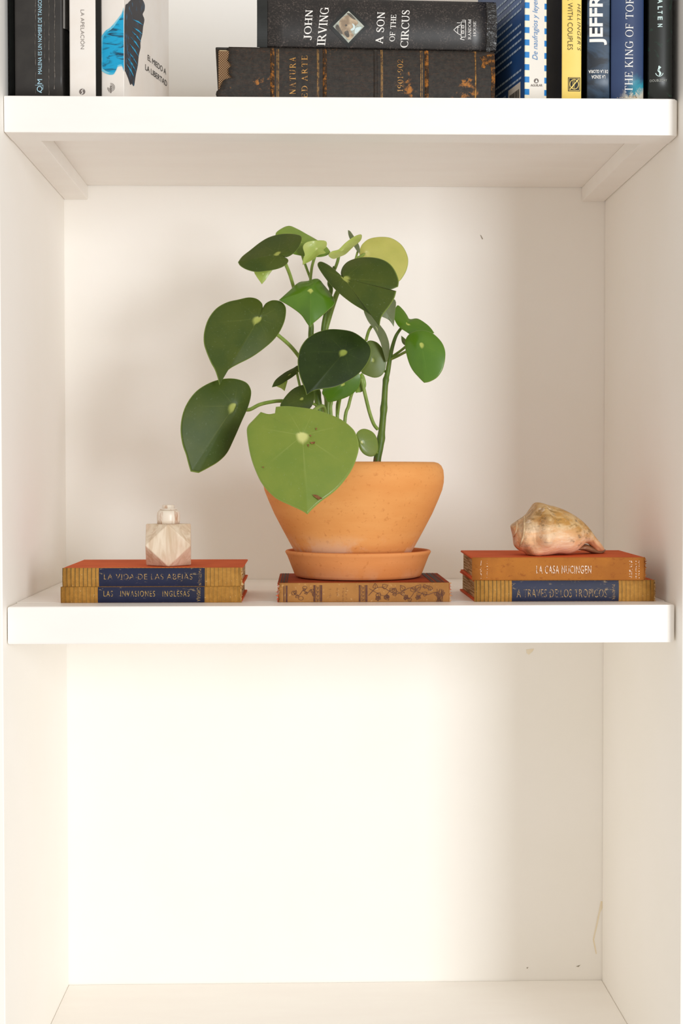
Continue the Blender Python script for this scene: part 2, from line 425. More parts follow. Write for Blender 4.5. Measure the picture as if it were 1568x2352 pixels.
b.poly('cover_picture', [(144.5, -40), (175, -40), (175, 90), (160, 74), (154, 68), (144.5, 65)], WHITECARD, 'right')
b = upright('white_paperback', 'slim white paperback titled LA APELACIÓN with a round grey emblem', 160, 219.5, 0.010, 0, 0.22, 0.14, (WHITECARD, BLACKD, PAPER_U), bulge=0.0006, tb=0.0008, over=0.0003)
GREYINK = simple('grey_brown_ink', '#6E6560', None, 50, 0.6)
b.text(sans('LA APELACIÓN', -0.012), (185.5, 23, 196, 113), -90, GREYINK)
b.poly('publisher_mark', circ(189, 211, 7), GREYINK)
b.polys('publisher_mark', ribbon([(191.5, 206), (187.5, 208.5), (190.5, 213.5), (187, 217)], 1.8), WHITECARD, lift=0.0006)

bk = upright('feather_paperback', 'white paperback with blue and black feather titled EL MIEDO A LA LIBERTAD', 233, 285, 0.018, -13.5, 0.22, 0.142, (WHITECARD, WHITECARD, PAPER_U), bulge=0.0003, tb=0.0008, over=0.0003)
n = NT('cyan_print', 0.5, 0.4); f = n.noise(120, 5, (0.4, 1, 1.6), dist=1.0)
CYAN = n.col(n.mix(n.step(f, .46, .66), '#0FA3D2', '#123E55'))
n = NT('pale_cyan_print', 0.5, 0.4); CYANL = n.col(n.mix(n.step(n.noise(90, 3), .4, .6), '#7CC9E0', '#3DB4DA'))
n = NT('feather_black_print', 0.5, 0.4); f = n.noise(260, 4, (1, 0.5, 0.3)); FEATH = n.col(n.mix(n.step(f, .55, .7), '#2B2A30', '#1F5B7C'))
blob = [(288, 22), (279, 34), (270, 46), (262, 58), (254, 66), (245, 72), (237, 82), (234, 90), (233.5, 120), (233.5, 155), (238, 163), (250, 169), (262, 169), (268, 160), (270, 152), (280, 150), (287, 154)]
bk.poly('feather_print', smooth_closed([(x*1.0-(1.5 if x < 270 else 0), y-(2 if y < 100 else -2)) for x, y in blob]), CYANL, lift=0.0003)
bk.poly('feather_print', smooth_closed([(250+(x-250)*.95+1.5, 112+(y-112)*.95) for x, y in blob]), CYAN, lift=0.0005)
fe = [(286, 25), (293, 8), (300, 0), (306, -8), (318, -8), (327, 0), (332, 12), (331, 24), (327, 33), (331, 45), (328, 62), (326, 80), (322, 96), (322, 110), (318, 128), (316, 150), (312, 168), (310, 180), (307, 198), (302, 192), (299, 195), (294, 180), (288, 165), (286, 150)]
bk.poly('feather_print', smooth_closed(fe, 3), FEATH, 'right', 0.0003)
sl = []
for (x0, y0, x1, y1) in [(302, 44, 328, 58), (303, 62, 327, 80), (300, 70, 324, 98), (298, 84, 321, 114), (296, 100, 318, 132), (293, 118, 315, 150), (291, 132, 312, 166), (289, 146, 308, 180)]:
    sl.append([(x0, y0), ((x0+x1)/2+2, (y0+y1)/2-2.5), (x1, y1), ((x0+x1)/2, (y0+y1)/2+.5)])
bk.polys('feather_print', sl, CYAN, 'right', 0.0005)
# title runs into the depth of the cover: lay it in the board's own plane
def board_text(bk, gl, side, p0, w_, h_, mat, name='title_lettering'):
    """p0: pixel of the lower left letter corner; the line runs horizontally on the board"""
    x = bk.T/2*side; c = bk.mw @ Vector((x, 0, 0)); nw = bk.mw.to_3x3() @ Vector((side, 0, 0))
    o = bk.inv @ hitp(p0[0], p0[1], c, nw)
    vs = [Vector((x+side*0.0005, o.y+side*gx*w_, o.z+gy*h_)) for gx, gy in gl[0]]
    return py_obj(name, vs, gl[1], mat, bk.root)
board_text(bk, sans('EL MIEDO A', 0.0), 1, (338.5, 138), 0.060, 0.0060, INK)
board_text(bk, sans('LA LIBERTAD', 0.0), 1, (333, 160), 0.071, 0.0060, INK)
for r_ in (3.5, 6, 8.5):
    pts = [(255+r_*math.cos(a), 201+r_*math.sin(a)*1.1) for a in [R(-100+20*k) for k in range(10)]]
    bk.polys('publisher_mark', ribbon(pts, 1.0), GREYINK)
    pts = [(254-r_*.8*math.cos(a), 203+r_*.8*math.sin(a)) for a in [R(-20+20*k) for k in range(5)]]
    bk.polys('publisher_mark', ribbon(pts, .8), GREYINK)
bk.polys('publisher_mark', [rect(253.2, 197, 254.4, 214), rect(255, 197, 256.2, 214), rect(250.5, 206, 251.6, 212)], GREYINK)

# --- stack in the middle of the top shelf
n = NT('worn_dark_leather', 0.62, 0.35)
big = n.noise(28, 6, (1, 1, 0.8), 0.65, dist=0.6); fine = n.noise(210, 5, rough=0.7)
crk = n.noise(60, 5, (0.5, 1, 2.6), 0.7, dist=1.2)
worn = n.math('MULTIPLY', n.step(n.math('ADD', n.math('MULTIPLY', big, 0.72), n.math('MULTIPLY', fine, 0.28)), .585, .66), n.step(fine, .38, .55))
c = n.mix(n.step(fine, .3, .7), '#241F1B', '#35302A')
c = n.mix(n.math('MULTIPLY', n.step(n.math('ABSOLUTE', n.math('SUBTRACT', crk, .5)), .012, .0), 0.28), c, '#7A4A26')
c = n.mix(worn, c, '#B0702A')
n.bump(n.noise(420, 4), 0.35, 0.0006); LEATHER = n.col(c)
n = NT('rubbed_tan_leather', 0.75, 0.2); f = n.noise(180, 5, rough=.7); n.bump(f, .5, .0008)
RUBBED = n.col(n.mix(n.step(f, .38, .56), '#A4682A', '#3A2C20'))
GOLD = NT('dull_gold', 0.45, 0.5); f = GOLD.noise(250, 4); GOLD.b.inputs['Metallic'].default_value = 0.15
GOLDM = GOLD.col(GOLD.mix(GOLD.step(f, .42, .62), '#C9944A', '#6F4B28'))
n = NT('book_mull_cloth', 0.9, 0.1); x = n.xyz()
g = n.math('MULTIPLY', n.math('SINE', n.math('MULTIPLY', x[0], 2600)), n.math('SINE', n.math('MULTIPLY', x[2], 2600)))
MULL = n.col(n.mix(n.step(g, -.2, .5), '#5A3F30', '#A98B66'))
zt_stack = ZUT + 0.0588
def tear1(j):
    # j 0 bottom .. 1 top of the lying spine; tear at the left end
    e = 0.0018*math.sin(j*31)+0.0012*math.sin(j*57+1)
    a = 0.0135 if j > 0.78 else (0.0145+e*.6 if j > 0.42 else (0.008*(j-0.2)/0.22+0.002 if j > 0.2 else 0.001))
    return (max(0, a+e*0.4), 0.0004*abs(math.sin(j*40)))
b = lying('leather_bound_volume', 'large worn dark leather volume lettered NATURA ED ARTE with torn spine end', 495, 1134.5, 118, 228, 0.028, ZUT, 2.6, 0.0585, 0.20, (LEATHER, LEATHER, PAPER_L), bulge=0.004, tb=0.003, over=0.004, tear=tear1)
b.pbox('spine_lining', 0.003, 0.03, -0.024, 0.0245, -0.0010, 0.0015, MULL, 0)
def ridge(bk, u, w_, hgt, mat, name='raised_band'):
    c_, nw = bk.mw @ Vector((0, 0, 0)), bk.mw.to_3x3() @ Vector((0, -1, 0))
    x0 = (bk.inv @ hitp(u-w_/2, 170, c_, nw)).x; x1 = (bk.inv @ hitp(u+w_/2, 170, c_, nw)).x
    vs, fs = [], []; nt, nk = 16, 6
    for j in range(nt+1):
        t = -bk.T/2*.985+bk.T*.985*j/nt
        for k in range(nk+1):
            vs.append((x0+(x1-x0)*k/nk, bk.surf(t)-hgt*math.sin(math.pi*k/nk)-0.0002, t+bk.T/2))
    for j in range(nt):
        for k in range(nk): q = j*(nk+1)+k; fs.append((q, q+1, q+nk+2, q+nk+1))
    return py_obj(name, vs, fs, mat, bk.root, True)
for u in (625, 745, 861.5, 978.5): ridge(b, u, 9, 0.0014, RUBBED if u != 861.5 else LEATHER)
for u in (636, 639.5, 728.5, 731.5, 875, 878, 965.5, 969): b.poly('gilt_line', rect(u-.55, 112, u+.55, 240), GOLDM)
ridge(b, 1090.5, 3.2, 0.0008, GOLDM, 'gilt_line')
b.poly('worn_corner', [(1101, 131), (1110, 127), (1124, 124), (1136, 120), (1136, 236), (1128, 236), (1127, 205), (1128, 180), (1126, 152), (1118, 147), (1112, 158), (1104, 155), (1108, 143)], RUBBED)
b.text(serif('NATURA', .15, .06, .30), (664.5, 131, 679, 216), 90, GOLDM)
b.text(serif('ED ARTE', .15, .06, .30), (692, 128, 706, 225), 90, GOLDM)
b.text(serif('1901-902', .13, .06, .14), (912, 137, 925, 211), 90, GOLDM, 'year_lettering')

n = NT('speckled_black_jacket', 0.38, 0.5)
f = n.noise(620, 6, (1, 1, 1), 0.8); f2 = n.noise(90, 3, (1, 1, 1))
c = n.mix(n.math('MULTIPLY', n.step(f, .5, .68), n.step(f2, .3, .6)), '#1D1917', '#6A5E57')
JACKET = n.col(c)
JEDGE = simple('black_jacket_edge', '#121514', '#1B1E1D', 80, 0.35, 0.5)
n = NT('crinkled_laminate', 0.16, 0.6); n.bump(n.noise(170, 4, (.5, 1, 1), dist=.6), 1.0, .004); LAM = n.col('#1D1A18')
ci = lying('black_novel', 'thick black hardback A SON OF THE CIRCUS lying on the leather volume', 596, 1134, 10, 122, 0.032, ZUT+0.0587, 2.6, 0.0520, 0.16, (JACKET, JEDGE, PAPER_L), bulge=0.006, tb=0.003, over=0.003)
ci.polys('jacket_edge', [rect(590, -2, 614, 130)], JEDGE, lift=0.0003)
ci.polys('jacket_edge', [rect(1117, -2, 1140, 140)], LAM, lift=0.0003)
sk = 0.0
SER = dict(K=.15, n=.07, gap=.10)
ci.text(serif('JOHN', **SER), (696.5, 23.5, 715.5, 92), 90, WHITEINK, 'author_lettering', skew=-.07)
ci.text(serif('IRVING', **SER), (727, 17.5, 747, 103), 90, WHITEINK, 'author_lettering', skew=-.10)
ci.text(serif('A SON', **SER), (861.5, 28.5, 879.5, 100), 90, WHITEINK, skew=-.06)
ci.text(serif('OF THE', **SER), (893.5, 35, 906, 95), 90, WHITEINK, skew=-.06)
ci.text(serif('CIRCUS', **SER), (919, 24, 937, 108), 90, WHITEINK, skew=-.04)
ci.text(serif('RANDOM', .13, .07, .06), (1074, 46, 1081, 91), 90, WHITEINK, 'publisher_lettering')
ci.text(serif('HOUSE', .13, .07, .06), (1085.5, 51, 1092, 84), 90, WHITEINK, 'publisher_lettering')
hs = []
for P in [[(1068, 50), (1068, 86)], [(1068, 52), (1058, 52), (1058, 86), (1068, 86)], [(1058, 58), (1050, 62), (1050, 78), (1058, 82)], [(1050, 62), (1041, 70), (1050, 78)], [(1060, 48), (1068, 48), (1068, 54)], [(1054, 64), (1046, 64)], [(1056, 54), (1048, 54)],
          [(1064, 60), (1064, 66), (1060, 66), (1060, 60), (1064, 60)], [(1064, 72), (1064, 78), (1060, 78), (1060, 72), (1064, 72)], [(1062, 86), (1056, 90), (1066, 92)]]: hs += ribbon(P, 1.2)
ci.polys('publisher_mark', hs, WHITEINK, lift=0.0006)
DX, DY = 800, 62
ci.poly('picture_frame', [(DX-47, DY), (DX, DY-47), (DX+47, DY), (DX, DY+47)], JEDGE, lift=0.0004)
PIC = [simple('picture_'+k, a_, b_, sc_, .5) for k, a_, b_, sc_ in (('ground', '#B9BDB0', '#8F968C', 150), ('hide', '#C3AE92', '#8E7B66', 130), ('shade', '#6E665C', '#4C4842', 150), ('tusk', '#D8E6E6', '#BFD2D2', 100))]
ci.poly('picture', [(DX-36, DY), (DX, DY-36), (DX+36, DY), (DX, DY+36)], PIC[0], lift=0.0006)
ci.poly('picture', smooth_closed([(DX-22, DY-9), (DX-4, DY-26), (DX+10, DY-20), (DX+22, DY-8), (DX+12, DY+2), (DX+6, DY+12), (DX+12, DY+20), (DX+2, DY+30), (DX-8, DY+22), (DX-16, DY+14)]), PIC[1], lift=0.0008)
ci.polys('picture', [smooth_closed([(DX-26, DY-4), (DX-20, DY+4), (DX-14, DY+16), (DX-18, DY+17), (DX-30, DY+4)]), smooth_closed([(DX-4, DY-30), (DX+4, DY-29), (DX+16, DY-16), (DX+8, DY-18)]), circ(DX-6, DY-2, 2.4), smooth_closed([(DX-10, DY+14), (DX-2, DY+10), (DX+2, DY+22), (DX-4, DY+24)])], PIC[2], lift=0.0010)
ci.polys('picture', [smooth_closed([(DX+8, DY-6), (DX+14, DY-2), (DX+14, DY+6), (DX+8, DY+10), (DX+4, DY+8), (DX+10, DY+2)]), smooth_closed([(DX+16, DY+4), (DX+30, DY+2), (DX+20, DY+14), (DX+14, DY+16)])], PIC[3], lift=0.0010)

# --- right group, upright
n = NT('airmail_edge', 0.5, 0.4); x = n.xyz()
fr = n.math('FRACT', n.math('ADD', n.math('MULTIPLY', x[2], 1/0.0126), 0.12))
e = n.math('MAXIMUM', n.math('LESS_THAN', x[0], -0.0069), n.math('GREATER_THAN', x[0], 0.0093))
c = n.mix(n.step(fr, .50, .54), '#EDE6CF', '#1C7CC4')
AIR = n.col(n.mix(e, '#E6E0D6', c))
n = NT('blue_cover', 0.4, 0.4); BLUEC = n.col(n.mix(n.step(n.noise(14, 3), .35, .65), '#1C4F8C', '#153F74'))
b = upright('airmail_paperback', 'paperback with blue and cream striped spine titled De naufragios y leyendas', 1205, 1254.5, 0.006, 11.5, 0.22, 0.155, (AIR, BLUEC, PAPER_U), bulge=0.0003, tb=0.0008, over=0.0003)
BLUEINK = simple('blue_ink', '#3F82C0', None, 50, 0.6)
b.text(sans('De naufragios y leyendas', -0.008, 0.35), (1222, -26, 1237.5, 138), 90, BLUEINK)
b.poly('publisher_mark', circ(1231, 186, 5.5), GREYINK)
b.polys('publisher_mark', [[(1231, 182), (1234, 189.5), (1228, 189.5)]], WHITECARD, lift=0.0006)
b.text(sans('AGUILAR', 0.006), (1218, 193.5, 1245, 199), 0, GREYINK, 'publisher_lettering')
rr = random.Random(3)
vs, fs = [], []
for k in range(15):
    z = 0.118-k*0.0078 - (0.008 if k > 9 else 0)
    if z < 0.012: break
    y = 0.150 if k % 3 else 0.140
    while y > 0.012 + (0.03 if k in (4, 9) else 0):
        L = rr.uniform(0.003, 0.011); y1 = max(y-L, 0.010); i = len(vs); X0 = -b.T/2-0.0004
        if not (k > 11 and y1 < 0.05):
            vs += [(X0, y, z), (X0, y1, z), (X0, y1, z+0.0022), (X0, y, z+0.0022)]; fs.append((i, i+1, i+2, i+3))
        y = y1-0.0014
py_obj('blurb_print', vs, fs, simple('pale_blue_print', '#A9BCD2', None, 30), b.root)['kind'] = 'stuff'
X0 = -b.T/2
LBL = simple('barcode_label', '#D9D0C4', '#CBC2B6', 40)
py_obj('barcode_label', [(X0-.0004, .050, -.004), (X0-.0004, .012, -.004), (X0-.0004, .012, .0215), (X0-.0004, .050, .0215)], [(0, 1, 2, 3)], LBL, b.root)
vs, fs = [], []; y = .046
while y > .016:
    wd = rr.choice((.0005, .0009, .0013)); i = len(vs); vs += [(X0-.0007, y, -.002), (X0-.0007, y-wd, -.002), (X0-.0007, y-wd, .0150), (X0-.0007, y, .0150)]; fs.append((i, i+1, i+2, i+3)); y -= wd+rr.choice((.0005, .0009))
py_obj('barcode', vs, fs, INK, b.root)

n = NT('yellow_spine', 0.4, 0.45); f = n.noise(500, 4); xx = n.xyz()
YEL = n.col(n.mix(n.step(n.noise(25, 3), .35, .65), '#F3D674', '#EFD06A'))
NAVYC = simple('dark_navy_cover', '#090D18', '#0D1220', 30, 0.6, 0.12)
b = upright('yellow_paperback', 'yellow spined book with dark navy cover lettered WITH COUPLES', 1290, 1334.5, 0.005, 0.0, 0.215, 0.145, (YEL, NAVYC, PAPER_U), bulge=0.0010, tb=0.0010, over=0.0005)
b.text(sans('K WITH COUPLES', -0.012), (1303, -6, 1314.5, 115), -90, INK)
b.text(sans("HELLINGER'S", -0.014, 0.3, 1.15), (1325.5, 9, 1333.5, 117), -90, INK, 'title_lettering')
b.poly('publisher_mark', rect(1304, 178, 1332, 210), INK)
b.polys('publisher_mark', ribbon([(1306, 180), (1330, 180), (1330, 208), (1306, 208), (1306, 180)], 1.0)+ribbon(circ(1318, 194, 10, 11)+[(1328, 194)], 1.4)+ribbon([(1308, 206), (1328, 182)], 2.2)+ribbon([(1318, 182), (1318, 206)], .8)+ribbon([(1315, 184), (1315, 204)], .8), YEL, lift=0.0006)
n = NT('stormy_sky_jacket', 0.38, 0.5); f = n.noise(38, 6, (0.5, 1, 1), .6, dist=.8)
c = n.mix(n.step(f, .38, .55), '#151E29', '#31465C'); c = n.mix(n.step(f, .57, .72), c, '#8E9AA3')
STORM = n.col(c)
b = upright('stormy_blue_novel', 'novel with stormy blue grey spine and big white letters JEFFR', 1348, 1399.5, 0.003, 0.0, 0.225, 0.15, (STORM, BLACKD, PAPER_U), bulge=0.0012, tb=0.0015, over=0.001)
b.text(sans('JEFFR', 0.028), (1353, -13, 1393, 104), 90, WHITEINK, 'author_lettering')
b.text(sans('DE LA GLORIA', 0.012), (1351, 161, 1395.5, 168.5), 180, WHITEINK)
b.text(sans('LA SENDA', 0.012), (1357.5, 173, 1389, 181), 180, WHITEINK)
n = NT('navy_jacket', 0.4, 0.45); x = n.xyz(); f = n.noise(90, 6, (1, 1, .6), .7, dist=1)
c = n.mix(n.step(n.noise(20, 2), .3, .7), '#2B3D63', '#2E4369')
low = n.step(n.math('ADD', x[2], n.math('MULTIPLY', f, -0.028)), .012, -.004)
c = n.mix(n.math('MULTIPLY', low, n.step(x[0], -.004, .010)), c, '#2C8CA0')
c = n.mix(n.math('MULTIPLY', n.step(n.math('ADD', x[2], n.math('MULTIPLY', f, -0.040)), -.012, -.019), n.step(x[0], -.010, .002)), c, '#C9C4B4')
NAVYJ = n.col(c)
b = upright('navy_novel', 'navy blue hardback with white serif title THE KING OF TOR and scuffed foot', 1402, 1477, 0.003, 0.0, 0.235, 0.155, (NAVYJ, NAVYC, PAPER_U), bulge=0.005, tb=0.002, over=0.002)
b.text(serif('THE KING OF TOR', .12, .05, .13), (1433, -6, 1451.5, 213), 90, WHITEINK, skew=-.012)
rr = random.Random(11)
b.polys('torn_edge', [[(1416+i*4.6, 229), (1416+i*4.6+rr.uniform(0, 2), 226-rr.uniform(0, 4)-(4 if 5 < i < 10 else 0)), (1416+i*4.6+6, 229)] for i in range(13)], simple('torn_paper', '#D8CBB2', '#8F7658', 300), lift=0.0009)
n = NT('dark_green_jacket', 0.36, 0.5); f = n.noise(55, 6, (1, 1, .7), .6, dist=1.5)
GREENJ = n.col(n.mix(n.step(f, .55, .72), '#191D1A', '#24604A'))
b = upright('dark_green_novel', 'black and dark green hardback lettered ALTEN beside the right wall', 1488, 1543.5, 0.003, 0.0, 0.23, 0.155, (GREENJ, BLACKD, PAPER_U), bulge=0.004, tb=0.002, over=0.002)
ICE = simple('ice_white_ink', '#CFE6E4', None, 50, .6)
for ch, v0, v1 in (('A', -1, 9), ('L', 15.5, 23), ('T', 26, 33), ('E', 39, 47), ('N', 56, 63)):
    b.text(sans(ch, 0.03), (1509, v0, 1520, v1), -90, ICE, 'author_lettering')
gl = sans('DOUBLEDAY', 0.0)
b.text(([(x, y*.8+.8*x*(1-x)*-0+0.2*(1-(2*x-1)**2)*-0.2) for x, y in gl[0]], gl[1]), (1492.5, 181, 1530.5, 188), 0, simple('grey_ink', '#A9ABA5', None, 50), 'publisher_lettering')
b.polys('publisher_mark', ribbon([(1513+8.5*math.cos(R(a)), 167+9*math.sin(R(a))) for a in range(10, 171, 16)], 1.6)+ribbon([(1513, 153), (1513, 176)], 1.2)+[smooth_closed([(1512, 153), (1517, 156), (1512, 160), (1511, 163), (1516, 166), (1517, 172), (1512, 174), (1513, 169), (1509, 164), (1510, 158)])]+ribbon(circ(1512.5, 154, 1.8, 1.8, 8), .8), ICE, lift=0.0006)

# ------------------------------------------------------------------ old books on the lower shelf
def ribbed(name, base1, base2, stripe, amp, per=0.0043, tone='#8A6E34'):
    n = NT(name, 0.75, 0.25); x = n.xyz(); f = n.noise(160, 5, rough=.7); g = n.noise(30, 3)
    ph = n.math('ADD', n.math('MULTIPLY', x[0], 2*math.pi/per), n.math('MULTIPLY', g, 1.2))
    st = n.math('MULTIPLY', n.step(n.math('SINE', ph), .45, 1.0), n.math('MULTIPLY', n.step(n.noise(18, 3, off=(3, 1, 2)), .30, .62), amp))
    c = n.mix(n.step(f, .35, .65), base1, base2); c = n.mix(st, c, stripe)
    c = n.mix(n.step(n.noise(330, 4, off=(1, 2, 3)), .66, .76), c, '#D9BE8A')
    n.bump(n.math('ADD', n.math('MULTIPLY', n.math('SINE', ph), .3), f), .4, .0006)
    return n.col(c)
GS = ribbed('gold_ribbed_cloth', '#B5843C', '#A47432', '#57492A', 0.85)
GS2 = ribbed('brown_ribbed_cloth', '#B07E36', '#9C6E2E', '#6E5A30', 0.55)
def board(name, a_, b_):
    n = NT(name, 0.85, 0.10); f = n.noise(300, 4); n.bump(f, .3, .0004)
    return n.col(n.mix(n.step(n.noise(22, 4), .35, .65), a_, b_))
REDB = board('orange_red_board', '#D4683C', '#CB5F36')
n = NT('navy_panel', 0.5, 0.4); f = n.noise(260, 5, (.5, 1, 1), .7); sc = n.noise(45, 5, (.35, 1, 2.2), .7)
c = n.mix(n.step(n.noise(25, 3), .35, .65), '#11193C', '#0C1230'); c = n.mix(n.math('MULTIPLY', n.step(f, .58, .66), n.step(sc, .45, .62)), c, '#8E7A5C')
NAVYP = n.col(c)
n = NT('worn_gilt', 0.5, 0.45); f = n.noise(420, 4, rough=.7); GILT = n.col(n.mix(n.step(f, .44, .58), '#B08C55', '#3A3440'))
n = NT('paler_gilt', 0.5, 0.45); f = n.noise(420, 4, rough=.7); GILT2 = n.col(n.mix(n.step(f, .5, .62), '#B5924F', '#4A4240'))
FRAY = simple('frayed_cloth', '#C9A877', '#8E6236', 400, .9, .1)
def fray(bk, side, mat, cnt=16, amp=0.0022, seed=1):
    rr = random.Random(seed); vs, fs = [], []
    x = side*bk.H/2
    for k in range(cnt):
        z = bk.T*(k+.5)/cnt; y = bk.surf(z-bk.T/2); h = bk.T/cnt*.62*rr.uniform(.5, 1.6); L = amp*rr.uniform(.05, 1)**2; i = len(vs)
        vs += [(x-side*.0012, y-.0003, z-h), (x-side*.0012, y-.0003, z+h), (x+side*L, y+rr.uniform(-.0006, .0008), z+rr.uniform(-h, h)), (x-side*.0008, y+.0014, z)]
        fs += [(0+i, 1+i, 2+i), (0+i, 2+i, 3+i), (1+i, 3+i, 2+i), (0+i, 3+i, 1+i)]
    py_obj('frayed_edge', vs, fs, mat, bk.root)
YB = 0.041
def panel(bk, u0, u1, name='title_panel'):
    return bk.poly(name, rect(u0, 1200, u1, 1420), NAVYP, lift=0.0003)
def clampz(o, lo, hi):
    for v in o.data.vertices: v.co.z = min(max(v.co.z, lo), hi)
zl1 = ZMT+0.0171; zl2 = zl1+0.0199
b = lying('old_clothbound_book', 'thin old book LAS INVASIONES INGLESAS, beneath LA VIDA DE LAS ABEJAS', 139.5, 555, 1346, 1383, YB, ZMT, 0, 0.0170, 0.15, (GS2, REDB, PAPER_L), bulge=0.0012, tb=0.0018)
panel_box = lambda bk, u0, u1: box('title_panel', ((bk.inv @ hitp(u0, 1360, bk.mw @ Vector(), Vector((0, -1, 0)))).x, 0, 0), (0, 0, 0), NAVYP, bk.root)
def spanel(bk, u0, u1, vr):
    c_, nw = bk.mw @ Vector((0, 0, 0)), bk.mw.to_3x3() @ Vector((0, -1, 0))
    x0 = (bk.inv @ hitp(u0, vr, c_, nw)).x; x1 = (bk.inv @ hitp(u1, vr, c_, nw)).x
    vs, fs = [], []; N = 16
    for j in range(N+1):
        t = -bk.T/2*.97+bk.T*.97*j/N
        for x in (x0, x1): vs.append((x, bk.surf(t)-.0003, t+bk.T/2))
    for j in range(N): fs.append((2*j, 2*j+1, 2*j+3, 2*j+2))
    py_obj('title_panel', vs, fs, NAVYP, bk.root)
spanel(b, 225, 469.5, 1365)
b.text(sans('LAS   INVASIONES   INGLESAS', -0.004, 0, 1.25), (238, 1357, 435, 1370), 0, GILT2)
b.text(sans('CAPDEVILA', -0.004), (452, 1349.5, 460, 1381), -90, GILT2, 'author_lettering')
fray(b, 1, FRAY, 9, .0016, 4)
b = lying('old_clothbound_book', 'old red book LA VIDA DE LAS ABEJAS with navy title panel, under the bottle', 143.5, 556.5, 1302, 1345, YB, zl1, 0, 0.0198, 0.15, (GS, REDB, PAPER_L), bulge=0.0014, tb=0.0020)
spanel(b, 227.5, 470.5, 1324)
b.text(sans('LA VIDA DE LAS ABEJAS', -0.006, 0, 1.12), (239, 1318, 442, 1335), 0, GILT)
b.text(sans('MAETERLIN', -0.006), (456, 1307, 462.5, 1344), -90, GILT, 'author_lettering')
fray(b, 1, FRAY, 12, .0022, 5)
zr1 = ZMT+0.0228; zr2 = zr1+0.0243
b = lying('old_clothbound_book', 'old book A TRAVES DE LOS TROPICOS with navy panel, under LA CASA NUCINGEN', 1089, 1503.5, 1334, 1383, YB, ZMT, 0, 0.0227, 0.15, (GS, REDB, PAPER_L), bulge=0.0014, tb=0.0020)
spanel(b, 1175, 1420, 1360)
b.text(sans('A TRAVES DE LOS TROPICOS', -0.006, 0, 1.1), (1186, 1353, 1393, 1372), 0, GILT)
b.text(sans('MARMIER', -0.006), (1405, 1343, 1412, 1377), -90, GILT, 'author_lettering')
fray(b, 1, FRAY, 14, .0018, 6)
n = NT('tan_linen', 0.8, 0.2); x = n.xyz()
f = n.math('MULTIPLY', n.math('SINE', n.math('MULTIPLY', x[0], 5200)), n.math('SINE', n.math('MULTIPLY', x[2], 5200)))
c = n.mix(n.step(n.noise(26, 5), .35, .65), '#B5722F', '#A5652A'); c = n.mix(n.math('MULTIPLY', n.step(f, 0, 1), .3), c, '#7C4A1E')
c = n.mix(n.math('MULTIPLY', n.step(n.noise(240, 5, (.6, 1, 1), .7), .56, .7), .6), c, '#8A4A22')
n.bump(f, .2, .0003); LINEN = n.col(c)
PINKW = NT('worn_pink_white', .5, .4); f = PINKW.noise(420, 4, rough=.7); PINKW = PINKW.col(PINKW.mix(PINKW.step(f, .48, .6), '#EBD6C4', '#B5763C'))
b = lying('old_linen_book', 'old tan linen book LA CASA NUCINGEN with red boards, under the sea shell', 1083.5, 1481, 1282, 1334, YB, zr1, -1.2, 0.0242, 0.145, (LINEN, REDB, PAPER_L), bulge=0.0016, tb=0.0022)
b.text(sans('LA CASA NUCINGEN', 0.004, 0, 1.15), (1231, 1299, 1357, 1317.5), 0, PINKW)
rr = random.Random(2); dots = []
for u in (1103, 1117, 1445, 1449, 1459, 1466):
    v = 1288
    while v < 1328:
        dots.append(rect(u+rr.uniform(-1.2, 1.2), v, u+rr.uniform(1.0, 3), v+rr.uniform(.8, 2.2))); v += rr.uniform(2, 7)
b.polys('rubbed_gilt', dots, PINKW, lift=0.0005)['kind'] = 'stuff'
fray(b, 1, simple('frayed_linen', '#A0602C', '#6E3A18', 400, .9, .1), 14, .0028, 8)

# ornate book under the saucer
n = NT('mottled_tan_spine', 0.75, 0.25); f = n.noise(24, 5); g = n.noise(200, 5, rough=.7)
c = n.mix(n.step(f, .35, .65), '#AF7B42', '#9C6A36'); c = n.mix(n.step(g, .58, .7), c, '#C29660'); TANS = n.col(c)
REDO = board('rust_red_board', '#A34E2E', '#8F3F24')
b = lying('ornate_book', 'old rust red book with vine ornament on its tan spine, under the saucer', 637, 1034, 1340, 1384, YB, ZMT, 0, 0.0205, 0.15, (TANS, REDO, PAPER_L), bulge=0.0008, tb=0.0022, tear=lambda j: (0.0015*abs(math.sin(j*9))+.0008*abs(math.sin(j*31)), 0.0008*abs(math.sin(j*23))))
ZB = ZMT+0.0205
PURP = simple('faded_purple_ink', '#5C3A34', '#6E4A3A', 150, .7, .2)
q = [rect(656, 1345, 660, 1383), rect(651, 1346, 653, 1382)]
for base in (720, 824):
    q += [rect(base, 1344, base+3.2, 1382), rect(base+4.6, 1344, base+5.4, 1382), rect(base+13, 1344, base+13.8, 1382), rect(base+15.2, 1344, base+19.5, 1382)]
    for k in range(4): q += ribbon([(base+6.5, 1348+k*9), (base+12, 1344+k*9+6)], 1.3)+[circ(base+9.3, 1352.5+k*9, 1.6, 1.6, 8)]
b.polys('spine_band', q, PURP)['kind'] = 'stuff'
def vleaf(cx, cy, L, a, w=.45):
    P = [(0, 0), (.25, -w), (.55, -w*.75), (.7, -w*.45), (1, 0), (.7, w*.5), (.5, w*.8), (.2, w*.9), (0, 0)]
    ca, sa = math.cos(a), math.sin(a)
    T_ = [(cx+L*(x*ca-y*sa), cy+L*(x*sa+y*ca)) for x, y in P]
    return ribbon(T_, .9)+ribbon([(cx, cy), (cx+L*.75*ca, cy+L*.75*sa)], .6)
rr = random.Random(5); q = []
st = [(846, 1368), (862, 1352), (878, 1349), (895, 1358), (910, 1364), (928, 1356), (944, 1350), (962, 1360), (980, 1366), (1000, 1360), (1012, 1366)]
q += ribbon(smooth_open(st, 5), 1.1)
